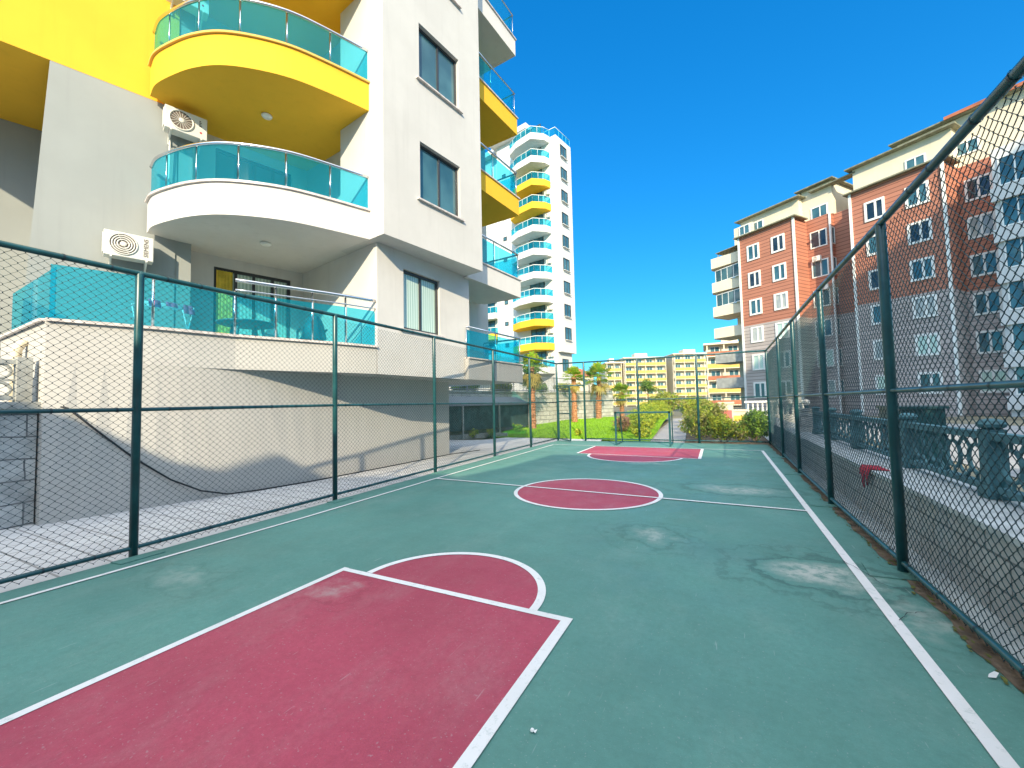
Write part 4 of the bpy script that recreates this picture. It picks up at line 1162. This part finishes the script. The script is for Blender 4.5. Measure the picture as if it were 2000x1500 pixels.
xl = np.interp(gy, [16.4, 17.5, 24, 32.3, 39], [-9.2, -10.6, -10.3, -7.5, -6.5]); xr = np.interp(gy, [16.4, 39], [-2.6, -3.9]); ok = (gx > xl) & (gx < xr); gx, gy = gx[ok], gy[ok]; n = len(gx)
gz = -0.03 + 0.42 * np.clip((gy - 17.2) / 10, 0, 1) + .02 * np.sin(gx * 1.3 + gy); hh = RNG.uniform(.03, .085, n); th = RNG.uniform(0, 6.28, n); wd_ = .006 + .0006 * gy
B0 = np.stack([gx - wd_ * np.cos(th), gy - wd_ * np.sin(th), gz - .005], -1); B1 = np.stack([gx + wd_ * np.cos(th), gy + wd_ * np.sin(th), gz - .005], -1)
B2 = np.stack([gx + RNG.normal(0, .025, n), gy + RNG.normal(0, .025, n), gz + hh], -1)
gr = link('grass', np_mesh('grass', np.stack([B0, B1, B2], 1).reshape(-1, 3), np.arange(3 * n).reshape(-1, 3), None, ['grass_blade']))
tag(gr, 'short bright green grass growing on the garden lawn', 'grass', kind='stuff')
sheet('path', [(-2.75, 16.4), (-1.30, 16.35), (-2.65, 39), (-3.95, 39)], -.02, 'path_pavers')
sheet('flower_bed', [(-1.30, 16.35), (2.0, 16.5), (2.0, 42), (-2.65, 42)], -.03, 'soil')

def leaf_cloud(blobs, n, size, seed, shell=.45):
    """scattered leaf-sized faces through lumpy ellipsoids (cx,cy,cz,rx,ry,rz); three-vertex folded leaves"""
    g = np.random.default_rng(seed); B = np.array(blobs, float); vol = B[:, 3] * B[:, 4] * B[:, 5]; w = vol ** .67; w /= w.sum()
    k = g.choice(len(B), n, p=w); d = g.normal(size=(n, 3)); d /= np.linalg.norm(d, axis=1)[:, None]
    ph = g.uniform(0, 6.28, (len(B), 3)); fr = 3.2
    lump = 1 + .22 * np.sin(d[:, 0] * fr * 2 + ph[k, 0]) * np.sin(d[:, 1] * fr * 1.7 + ph[k, 1]) + .15 * np.sin(d[:, 2] * 7 + ph[k, 2] + d[:, 0] * 5)
    rad = (shell + (1 - shell) * g.random(n) ** .5) * lump
    c = B[k, :3] + d * B[k, 3:6] * rad[:, None]
    nrm = d + g.normal(0, .7, (n, 3)); nrm /= np.linalg.norm(nrm, axis=1)[:, None]
    t = np.cross(nrm, g.normal(size=(n, 3))); t /= np.linalg.norm(t, axis=1)[:, None]; b2 = np.cross(nrm, t)
    s = size * g.uniform(.6, 1.35, n)[:, None]
    V = np.stack([c - t * s, c + b2 * s * .42, c + t * s, c - b2 * s * .42 + nrm * s * .15], 1)
    return V.reshape(-1, 3), np.arange(4 * n).reshape(-1, 4), k, rad
def foliage(name, blobs, n, size, seed, mats, parent, pick=None):
    V, F, k, rad = leaf_cloud(blobs, n, size, seed)
    g = np.random.default_rng(seed + 99); nm = len(mats)
    clump = g.integers(0, nm, 60)
    cell = (np.floor(V[::4, 0] * 2.6) * 7 + np.floor(V[::4, 1] * 2.6) * 13 + np.floor(V[::4, 2] * 3.0) * 29).astype(int) % 60
    mi = np.where(g.random(len(F)) < .55, clump[cell], g.integers(0, nm, len(F)))
    V[:, 2] = np.maximum(V[:, 2], .0)
    return link(name, np_mesh(name, V, F, mi, mats), parent)
def shrub(label, x, y, h, r, mats, seed, z0=0., n=None, size=.045, group=None, name='shrub', cat='shrub'):
    t = thing(name, label, cat, (x, y, z0), group); g = random.Random(seed)
    m = MB()
    for k in range(6):
        a = g.uniform(0, 6.28); m.tube([(x + .05 * math.cos(a), y + .05 * math.sin(a), z0 - .02), (x + .3 * r * math.cos(a), y + .3 * r * math.sin(a), z0 + h * .4), (x + .6 * r * math.cos(a), y + .6 * r * math.sin(a), z0 + h * .75)], [.018, .012, .006], 5)
    m.build('stem', 'bark', t)
    bl = [(x, y, z0 + h * .5, r * .8, r * .8, h * .45)]
    for k in range(7):
        a = g.uniform(0, 6.28); q = g.uniform(.3, .75) * r; bl.append((x + q * math.cos(a), y + q * math.sin(a), z0 + h * g.uniform(.3, .82), r * g.uniform(.3, .5), r * g.uniform(.3, .5), h * g.uniform(.16, .28)))
    foliage('foliage', bl, n or int(1500 + 2200 * r * h), size, seed, mats, t)
    return t
LIME = ['leaf_lime', 'leaf_lime', 'leaf_mid']; OLV = ['leaf_olive', 'leaf_olive', 'leaf_mid', 'leaf_lime']; DRK = ['leaf_mid', 'leaf_dark', 'leaf_mid']
gl1 = 'lime shrubs along the left side of the garden path'
for i, (x, y, h, r, lab) in enumerate([(-3.05, 17.9, .45, .38, 'lowest lime shrub at the near end of the path, right behind the goal'), (-3.35, 19.5, .75, .6, 'second lime shrub from the near end of the garden path'),
        (-3.6, 21.6, 1.0, .75, 'third lime shrub along the left of the path, behind the pinkish bush'), (-3.85, 24.2, 1.25, .9, 'tall bright lime shrub halfway up the garden path'),
        (-4.1, 27.4, 1.35, 1.0, 'fifth lime shrub along the path, behind the tall bright one'), (-4.35, 31.0, 1.4, 1.1, 'lime shrub near the far end of the path'), (-4.6, 35.2, 1.5, 1.2, 'farthest lime shrub on the left of the path')]):
    shrub(lab, x, y, h, r, LIME, 100 + i, .1 if y > 19 else 0, size=.05, group=gl1)
shrub('pinkish brown leaved bush between the lawn and the lime shrubs', -4.35, 19.9, .8, .5, ['leaf_pink', 'leaf_pink', 'leaf_olive'], 140, .1)
gr1 = 'hedge bushes right of the garden path'
for i, (x, y, h, r, mt, lab) in enumerate([(-.85, 17.25, 1.25, .62, OLV, 'olive bush against the far fence, right beside the path'), (.0, 17.3, 1.0, .55, LIME, 'bright lime bush against the far fence between olive bushes'),
        (.5, 17.45, .8, .5, OLV, 'low olive bush against the far fence beside the dark bush'), (1.0, 17.5, 1.15, .5, DRK, 'dark green bush in the far right corner behind the fence'),
        (-.7, 19.4, 1.55, .85, OLV, 'tall olive bush right of the path, second row'), (-.9, 22.2, 1.65, .95, OLV + ['leaf_lime'], 'big yellow-green bush right of the path, third row'),
        (-1.2, 25.6, 1.7, 1.0, LIME, 'yellow bush right of the path, near the poster pillars'), (-1.5, 30, 1.8, 1.2, DRK, 'dark bush at the far right end of the path'), (1.3, 20.6, 1.2, .7, DRK, 'green bush by the low wall beyond the far right corner')]):
    shrub(lab, x, y, h, r, mt, 200 + i, 0, size=.05, group=gr1)
gp1 = 'small plants in the bed by the pavement'
for i, (x, y, h, r, z, lab) in enumerate([(-10.55, 16.6, .42, .25, 0, 'small yellow-green plant at the left corner of the shaded bed'), (-9.95, 17.2, .38, .2, 0, 'small spiky plant on the kerb of the shaded bed'),
        (-9.6, 19.4, .5, .3, .05, 'small plant at the foot of the nearest palm'), (-10.1, 21.9, .55, .4, .15, 'leafy plant on the lawn against the stone wall'), (-6.0, 18.4, .35, .2, .0, 'tiny sprouting plant on the lawn by the gate')]):
    shrub(lab, x, y, h, r, LIME, 300 + i, z, 260, .05, gp1, 'small_plant', 'plant')

for i, (x, y, h, r, mt, lab) in enumerate([(-12.6, 19.2, 1.1, .9, DRK, 'dark shrub behind the railing above the shaded wall'), (-12.3, 22.6, 1.0, .8, OLV, 'olive shrub behind the railing, left of the nearest palm'),
        (-11.6, 26.6, .9, .8, DRK, 'dark shrub behind the railing above the gate'), (-10.6, 29.5, 1.0, .8, OLV, 'olive shrub behind the railing beside the tallest palm')]):
    shrub(lab, x, y, h, r, mt, 350 + i, 2.12, size=.07, group='shrubs on the raised ground behind the railing')

def palm(label, x, y, z0, ht, r0, crown, seed, skirt=0, lean=0.):
    g = random.Random(seed); t = thing('palm_tree', label, 'palm tree', (x, y, z0), 'fan palms in the garden')
    n = 46; prof = []
    for k in range(n + 1):
        u = k / n; rr_ = r0 * (1.25 - .35 * u) * (1 + (.13 if k % 2 else -.05)) * g.uniform(.95, 1.05); prof.append((rr_, u * ht))
    m = MB(); m.lathe(prof, (x, y, z0), 12); 
    m.v = [(vx + lean * (vz - z0) / ht + g.uniform(-.008, .008), vy + g.uniform(-.008, .008), vz) for vx, vy, vz in m.v]
    # cut leaf stubs
    for k in range(60):
        a = g.uniform(0, 6.28); z = z0 + g.uniform(.15, ht); rr_ = r0 * (1.2 - .3 * (z - z0) / ht); cx = x + lean * (z - z0) / ht
        m.bar((cx + rr_ * math.cos(a), y + rr_ * math.sin(a), z), (cx + (rr_ + .06) * math.cos(a), y + (rr_ + .06) * math.sin(a), z + .09), .05, .02)
    m.build('trunk', 'palm_bark', t)
    top = Vector((x + lean, y, z0 + ht)); V = []; F = []; MI = []
    nf = 34 + skirt
    for k in range(nf):
        dead = k >= 34
        a = g.uniform(0, 6.28); e = g.uniform(R(-25), R(80)) if not dead else g.uniform(R(-80), R(-45))
        d = Vector((math.cos(a) * math.cos(e), math.sin(a) * math.cos(e), math.sin(e))); pl = crown * g.uniform(.45, .62); c = top + d * pl + Vector((0, 0, -.12 * pl if not dead else -.1))
        side = d.cross(Vector((0, 0, 1))).normalized(); up_ = side.cross(d)
        o = len(V); V += [top + side * .012, top - side * .012, c - side * .008, c + side * .008]; F.append((o, o + 1, o + 2, o + 3)); MI.append(1 if dead else 0)
        nl = 15
        for j in range(nl):
            b_ = R(-105) + R(210) * j / (nl - 1); dr = d * math.cos(b_) + side * math.sin(b_) + up_ * .18
            L_ = crown * .55 * (1 - .25 * abs(b_) / R(105)) * g.uniform(.85, 1.1); tip = c + dr * L_ + Vector((0, 0, -L_ * g.uniform(.15, .5))); mid = c + dr * L_ * .55 + Vector((0, 0, -L_ * .04))
            wv_ = (dr.cross(up_)).normalized() * crown * .033
            o = len(V); V += [c, mid + wv_, tip, mid - wv_]; F.append((o, o + 1, o + 2, o + 3)); MI.append(1 if dead or g.random() < .12 else (2 if g.random() < .3 else 0))
    link('crown', np_mesh('crown', np.array([tuple(v) for v in V]), np.array(F), np.array(MI), ['frond', 'frond_dry', 'leaf_lime']), t)
    return t
palm('nearest palm left of the gate, with a skirt of hanging dry fronds', -9.5, 21.1, .1, 3.5, .15, 1.0, 1, 26)
palm('palm with short crown behind the gate', -8.35, 25.0, .3, 2.9, .14, .85, 2, 4)
palm('tallest palm in the garden, with a wide round crown', -7.8, 28.6, .35, 3.0, .16, 1.25, 3, 6, .1)
palm('smallest and farthest palm at the end of the stone wall', -7.2, 33.4, .4, 1.9, .14, 1.05, 4, 3)

def tree(label, x, y, z0, h, cr, mats, seed, n=2600, size=.12, group=None, trunk_r=.12):
    g = random.Random(seed); t = thing('tree', label, 'tree', (x, y, z0), group)
    th = h - cr * 1.1; m = MB(); m.tube([(x, y, z0 - .05), (x + .05, y, z0 + th * .5), (x, y + .04, z0 + th)], [trunk_r * 1.3, trunk_r, trunk_r * .8], 9)
    for k in range(6):
        a = k * 1.05 + g.uniform(-.3, .3); m.tube([(x, y, z0 + th * g.uniform(.7, 1)), (x + cr * .35 * math.cos(a), y + cr * .35 * math.sin(a), z0 + th + cr * .35), (x + cr * .7 * math.cos(a), y + cr * .7 * math.sin(a), z0 + th + cr * g.uniform(.5, .9))], [trunk_r * .5, trunk_r * .3, trunk_r * .12], 6)
    m.build('trunk', 'bark', t)
    bl = [(x, y, z0 + h - cr, cr * .6, cr * .6, cr * .6)]
    for k in range(14):
        a = g.uniform(0, 6.28); e = g.uniform(-.5, 1.3); q = cr * g.uniform(.5, .8); s = cr * g.uniform(.28, .45); bl.append((x + q * math.cos(a) * math.cos(e), y + q * math.sin(a) * math.cos(e), z0 + h - cr + q * math.sin(e) * .9, s, s, s * .8))
    foliage('crown', bl, n, size, seed, mats, t)
    return t
tree('round yellow-green tree beyond the end of the path', -5.6, 47.5, -.1, 3.0, 2.0, OLV, 401, 2600, .12)
tree('slim green tree in front of the middle cream block', -15.5, 100, -.1, 7.2, 2.4, DRK, 402, 1800, .2)
tree('dark cypress-like tree behind the railing, left of the nearest palm', -13.6, 30.0, 2.1, 2.6, .8, ['leaf_dark', 'leaf_mid'], 403, 2200, .07)
tree('broad tree at the foot of the distant blocks', -8.5, 75, -.1, 3.8, 2.6, LIME + ['leaf_mid'], 405, 2200, .18)
tree('street tree standing off to the right of the court fence', 6.1, 4.0, -.1, 6.4, 1.9, DRK, 404, 2600, .12)

# ------------------------------------------------------------------ right side: block wall, balustrade, pillars
bw = thing('block_wall', 'low grey concrete block wall with pale coping outside the right fence', 'wall', (1.9, 6, 0))
m = MB(); m.box(1.60, 2.2, -3, 24, -.1, .585); m.build('wall_face', 'block_wall', bw)
m = MB(); m.box(1.57, 2.25, -3.02, 24.02, .588, .63); m.build('wall_coping', 'coping_paint', bw)
bl_ = thing('balustrade', 'dark cast concrete balustrade with pierced panels on the low block wall', 'balustrade', (2.05, 6, .63))
py = [-1.0, 1.0, 3.05, 5.05, 6.85, 9.1, 10.9, 12.6]
BX = 2.05
for y in py:
    m = MB(); m.box(BX - .065, BX + .065, y - .065, y + .065, .632, 1.22); m.box(BX - .085, BX + .085, y - .085, y + .085, .634, .74); m.lathe([(.05, 0), (.085, .02), (.095, .045), (.075, .075), (.03, .09)], (BX, y, 1.22), 14); m.build('post', 'cast_green', bl_)
for y0, y1 in zip(py, py[1:]):
    a, b2 = y0 + .067, y1 - .067
    m = MB(); m.box(BX - .045, BX + .045, a, b2, 1.13, 1.195); m.box(BX - .045, BX + .045, a, b2, .69, .74)
    n = max(2, round((b2 - a) / .40)); st = (b2 - a) / n; zm = .935; hh_ = .195
    for k in range(n):
        yc = a + st * (k + .5)
        m.tube([(BX, yc + .13 * math.cos(t), zm + .13 * math.sin(t)) for t in [2 * math.pi * i / 18 for i in range(18)]], .017, 6, False, True)
        for sy, sz in ((1, 1), (1, -1), (-1, 1), (-1, -1)): m.bar((BX, yc + sy * .09, zm + sz * .09), (BX, yc + sy * st * .5, zm + sz * hh_), .022)
        m.bar((BX, yc - st * .5, zm), (BX, yc - .13, zm), .018); m.bar((BX, yc + .13, zm), (BX, yc + st * .5, zm), .018)
        m.bar((BX, yc, zm + .13), (BX, yc, 1.13), .018); m.bar((BX, yc, .74), (BX, yc, zm - .13), .018)
    m.build('panel', 'cast_green', bl_)
sp = thing('stone_pillar', 'sunlit rough stone pillar on the block wall at the end of the balustrade', 'pillar', (2.0, 13.5, .63))
m = MB(); m.box(1.8, 2.2, 13.3, 13.7, .633, 1.18); m.build('shaft', 'rubble_wall', sp); m = MB(); m.box(1.76, 2.24, 13.26, 13.74, 1.183, 1.25); m.build('cap', 'concrete', sp)
for (x, y, lab) in ((2.0, 16.6, 'small stone pillar farther along the block wall, behind the dark bush'), (2.0, 19.6, 'farthest small stone pillar on the block wall, with a white globe lamp')):
    d = dup(sp, (x, y, .63), None, lab)
for (x, y, lab) in ((2.0, 16.6, 'white globe lamp on the stone pillar behind the dark corner bush'), (2.0, 13.5, 'white globe lamp on the sunlit stone pillar'), (2.0, 19.6, 'white globe lamp on the farthest stone pillar')):
    t = thing('globe_lamp', lab, 'lamp', (x, y, 1.25), 'globe lamps on the wall pillars')
    m = MB(); m.lathe([(.05, .0), (.05, .06), (.07, .08)], (x, y, 1.25), 12); m.build('lamp_base', 'cast_green', t, True)
    m = MB(); m.lathe([(.05, .08), (.07, .10), (.088, .15), (.08, .20), (.04, .24), (.01, .25)], (x, y, 1.25), 16); m.build('globe', 'globe_white', t, True)
# poster pillars and white balusters beyond the far corner
for (x, y, w, h, mt, lab) in ((.15, 27.0, .36, 1.3, 'poster_red', 'white gate pillar with a faded red poster'), (.78, 27.2, .36, .85, 'poster_yellow', 'short gate pillar with a yellow poster')):
    t = thing('gate_pillar', lab, 'pillar', (x, y, 0)); m = MB(); m.box(x - w, x + w, y - w, y + w, -.1, h); m.box(x - w - .06, x + w + .06, y - w - .06, y + w + .06, h + .002, h + .1); m.build('shaft', 'cream_wall', t)
    m = MB(); m.box(x - w * .8, x + w * .8, y - w - .02, y - w - .004, h * .35, h * .72); m.build('poster', mt, t)
t = thing('white_balusters', 'white turned baluster railing in front of the brick building', 'railing', (2.6, 31, 0))
m = MB(); m.box(1.3, 4.6, 30.9, 31.2, -.1, .55); m.box(1.25, 4.65, 30.88, 31.22, 1.30, 1.42); m.build('rail', 'white_trim', t)
for k in range(12):
    m = MB(); m.lathe([(.07, .55), (.05, .62), (.085, .78), (.045, 1.05), (.06, 1.2), (.07, 1.3)], (1.45 + k * .27, 31.05, 0), 10); m.build('baluster', 'white_trim', t, True)
t = thing('utility_cabinet', 'dark teal metal cabinet standing behind the balustrade', 'cabinet', (3.2, 10.6, 0))
m = MB(); m.box(2.9, 3.5, 10.0, 11.2, -.1, 1.28); m.build('body', 'fence_paint', t); m = MB(); m.box(2.86, 3.54, 9.96, 11.24, 1.282, 1.33); m.build('lid', 'fence_paint', t); m = MB(); m.box(2.885, 2.897, 10.05, 10.58, .05, 1.2); m.box(2.885, 2.897, 10.62, 11.15, .05, 1.2); m.build('door', 'fence_paint', t)
# red cloth over the coping
n = 9
m = MB(); rows = []
for j, (dx, z) in enumerate(((.13, .640), (.05, .643), (-.045, .634), (-.065, .56), (-.06, .48))):
    rows.append([(1.60 + dx + .006 * math.sin(k * 2.1 + j), 6.42 + (.42 - .03 * j) * k / n + .03 * j, z + (.004 if j < 2 else .02 * math.sin(k * 1.3 + j) * (j - 1)) + (.0 if j < 4 else .05 * math.sin(k * .9))) for k in range(n + 1)])
m.add([p for r_ in rows for p in r_], [(j * (n + 1) + k, j * (n + 1) + k + 1, (j + 1) * (n + 1) + k + 1, (j + 1) * (n + 1) + k) for j in range(4) for k in range(n)])
rc = m.build('red_cloth', 'cloth_red', None, True); tag(rc, 'red cloth hanging over the block wall outside the right fence', 'cloth')
sm = rc.modifiers.new('Solid', 'SOLIDIFY'); sm.thickness = .01

# ------------------------------------------------------------------ left edge: stone pillar, ornamental panel, pipe, cable
sp2 = thing('stone_pillar', 'split-stone gate pillar with dark cap against the lower wall, at the left edge', 'pillar', (-9.2, 1.75, 0))
m = MB(); m.box(-9.75, -8.80, .9, 2.19, -.05, 1.6); m.build('shaft', 'split_stone', sp2)
m = MB(); m.box(-9.82, -8.72, .82, 2.26, 1.602, 1.70); m.build('cap', 'concrete', sp2)
op = thing('ornamental_panel', 'grey cast fence panel with ring pattern on top of the split-stone pillar', 'fence panel', (-9, 1.6, 1.7))
m = MB(); Z0, Z1_ = 1.76, 2.27
for z in (Z0, Z1_): m.box(-8.97, -8.91, .8, 2.12, z - .03, z + .03)
m.box(-9.02, -8.86, 2.0, 2.15, 1.704, 2.34); m.build('panel_frame', 'concrete', op)
m = MB()
for k in range(4):
    y = 1.85 - .3 * k
    for zc in (1.88, 2.14): m.tube([(-8.94, y + .11 * math.cos(t), zc + .10 * math.sin(t)) for t in [2 * math.pi * i / 16 for i in range(16)]], .02, 6, False, True)
    m.bar((-8.94, y - .15, Z0), (-8.94, y - .15, Z1_), .03); m.bar((-8.94, y - .15, 2.01), (-8.94, y + .15, 2.01), .03)
m.build('ring_pattern', 'concrete', op)
vp = MB(); vp.tube([(-9.6, 2.15, 1.7), (-9.6, 2.15, 2.5), (-9.6, 2.2, 2.62), (-9.6, 2.32, 2.66)], .06, 10); tag(vp.build('vent_pipe', 'cream_wall', None, True), 'short cream bent pipe behind the ornamental panel', 'pipe')
cb = MB(); cb.tube([tuple(p) for p in [Vector(q) for q in [(-8.72, 2.22, 1.69), (-8.52, 2.42, 1.60), (-8.44, 2.75, 1.22), (-8.36, 3.15, .78), (-8.27, 3.6, .38), (-8.17, 4.0, .13), (-8.09, 4.4, .0), (-8.02, 4.9, -.02), (-7.88, 5.9, -.022), (-7.82, 7.7, -.022), (-7.80, 10.9, -.022), (-7.5, 12.2, -.022)]]], .014, 7)
tag(cb.build('cable', 'rubber', None, True), 'black cable drooping from the stone pillar and running along the wall foot', 'cable')

# ------------------------------------------------------------------ buildings behind the camera whose shade lies on the court
t = thing('neighbour_house', 'broad house behind the court whose roof shades it', 'house', (0, -13, 0))
m = MB(); prof = [(-16, -.1), (-16, 7.3), (-3.5, 7.3), (-2.8, 7.1), (-2.4, 7.2), (-1.8, 7.9), (-1.3, 7.8), (1.6, 8.45), (2.0, 8.3), (3.0, 9.1), (4.37, 10.45), (9.1, 10.85), (17, 11.1), (17, -.1)]
V = [(x, -9.0, z) for x, z in prof] + [(x, -19.0, z) for x, z in prof]; n = len(prof)
m.add(V, [tuple(range(n)), tuple(reversed(range(n, 2 * n)))] + [(i, (i + 1) % n + 0, n + (i + 1) % n, n + i)[::-1] for i in range(n)]); m.build('wall', 'cream_wall', t)
for k in range(5):
    window(t, (-12 + 6 * k, -9.0, 4.2), R(180), 1.5, 1.4, 'white_trim', mull=(.5,), proud=.05)
t = thing('neighbour_tower', 'tall white tower behind the court shading the brick building', 'tower', (40, -12, 0))
e1 = Vector((.262, .965)); e2 = Vector((.965, -.262)); o = Vector((32.7, -17.1)) - e1 * 10; pts = [o, o + e2 * 12, o + e2 * 12 + e1 * 30, o + e1 * 30]
m = MB(); m.prism([tuple(p) for p in pts], -.1, 40.0); m.build('wall', 'tower_white', t)
for k in range(4):
    c = o + e1 * 15; window(t, (c.x, c.y, 30 - 6 * k), math.atan2(-e1.y, -e1.x), 1.6, 1.5, 'dark_frame', mull=(.5,), proud=.05)

# ------------------------------------------------------------------ camera, light, sky
cam = bpy.data.cameras.new('camera'); co = bpy.data.objects.new('camera', cam); COL.objects.link(co)
cam.sensor_width = 36.0; cam.lens = 36.0 * 805.4 / 2000.0; cam.clip_end = 2000; cam.clip_start = 0.05
yaw, pitch, roll = R(27.0), R(2.838), R(-1.215)
f = Vector((-math.sin(yaw) * math.cos(pitch), math.cos(yaw) * math.cos(pitch), math.sin(pitch)))
r0 = Vector((math.cos(yaw), math.sin(yaw), 0)); u0 = r0.cross(f)
rr = math.cos(roll) * r0 + math.sin(roll) * u0; uu = -math.sin(roll) * r0 + math.cos(roll) * u0
M = Matrix(((rr.x, uu.x, -f.x, 0), (rr.y, uu.y, -f.y, 0), (rr.z, uu.z, -f.z, 1.52), (0, 0, 0, 1)))
co.matrix_world = M
S.camera = co

AZ, EL = R(23.5), R(25.0)      # sun behind the camera to the right
sd = Vector((math.sin(AZ) * math.cos(EL), -math.cos(AZ) * math.cos(EL), math.sin(EL)))
sl = bpy.data.lights.new('sun', 'SUN'); so = bpy.data.objects.new('sun', sl); COL.objects.link(so)
sl.energy = 3.8; sl.angle = R(0.53); sl.color = (1.0, 0.85, 0.60)
so.rotation_euler = sd.to_track_quat('Z', 'Y').to_euler()
so.location = sd * 80

FILL_GLOW = 8.5
W = bpy.data.worlds.new('World'); S.world = W; W.use_nodes = True
nt = W.node_tree; bg = nt.nodes['Background']
sky = nt.nodes.new('ShaderNodeTexSky'); sky.sky_type = 'NISHITA'; sky.sun_disc = False
sky.sun_elevation = EL; sky.sun_rotation = math.atan2(sd.x, sd.y)
sky.altitude = 2500; sky.air_density = 1.25; sky.dust_density = 0.0; sky.ozone_density = 3.0
hs = nt.nodes.new('ShaderNodeHueSaturation'); hs.inputs['Saturation'].default_value = 1.75; hs.inputs["Value"].default_value = 1.1; hs.inputs['Hue'].default_value = 0.499
gm_ = nt.nodes.new('ShaderNodeGamma'); gm_.inputs[1].default_value = 0.62; nt.links.new(sky.outputs[0], gm_.inputs[0])
nt.links.new(gm_.outputs[0], hs.inputs['Color'])
# fill glow added to the upper sky, leaning sunward, to brighten the shade
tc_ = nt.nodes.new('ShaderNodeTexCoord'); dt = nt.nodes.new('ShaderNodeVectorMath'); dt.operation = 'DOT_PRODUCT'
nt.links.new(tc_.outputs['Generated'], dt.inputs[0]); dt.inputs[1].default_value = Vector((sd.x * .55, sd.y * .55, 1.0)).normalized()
fill_lobe = ramp(nt, dt.outputs['Value'], 0.36, 1.0)
fill_col = mixc(nt, fill_lobe, (0, 0, 0), (FILL_GLOW * 1.0, FILL_GLOW * 1.0, FILL_GLOW * 0.90))
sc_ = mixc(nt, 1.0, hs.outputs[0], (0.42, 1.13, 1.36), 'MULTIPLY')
nt.links.new(mixc(nt, 1.0, sc_, fill_col, 'ADD'), bg.inputs[0]); bg.inputs[1].default_value = 0.15

S.view_settings.view_transform = 'Standard'; S.view_settings.look = 'None'
S.view_settings.exposure = 0.95; S.view_settings.gamma = 1.0
S.render.engine = 'CYCLES'
S.cycles.max_bounces = 10; S.cycles.transparent_max_bounces = 16; S.cycles.diffuse_bounces = 8
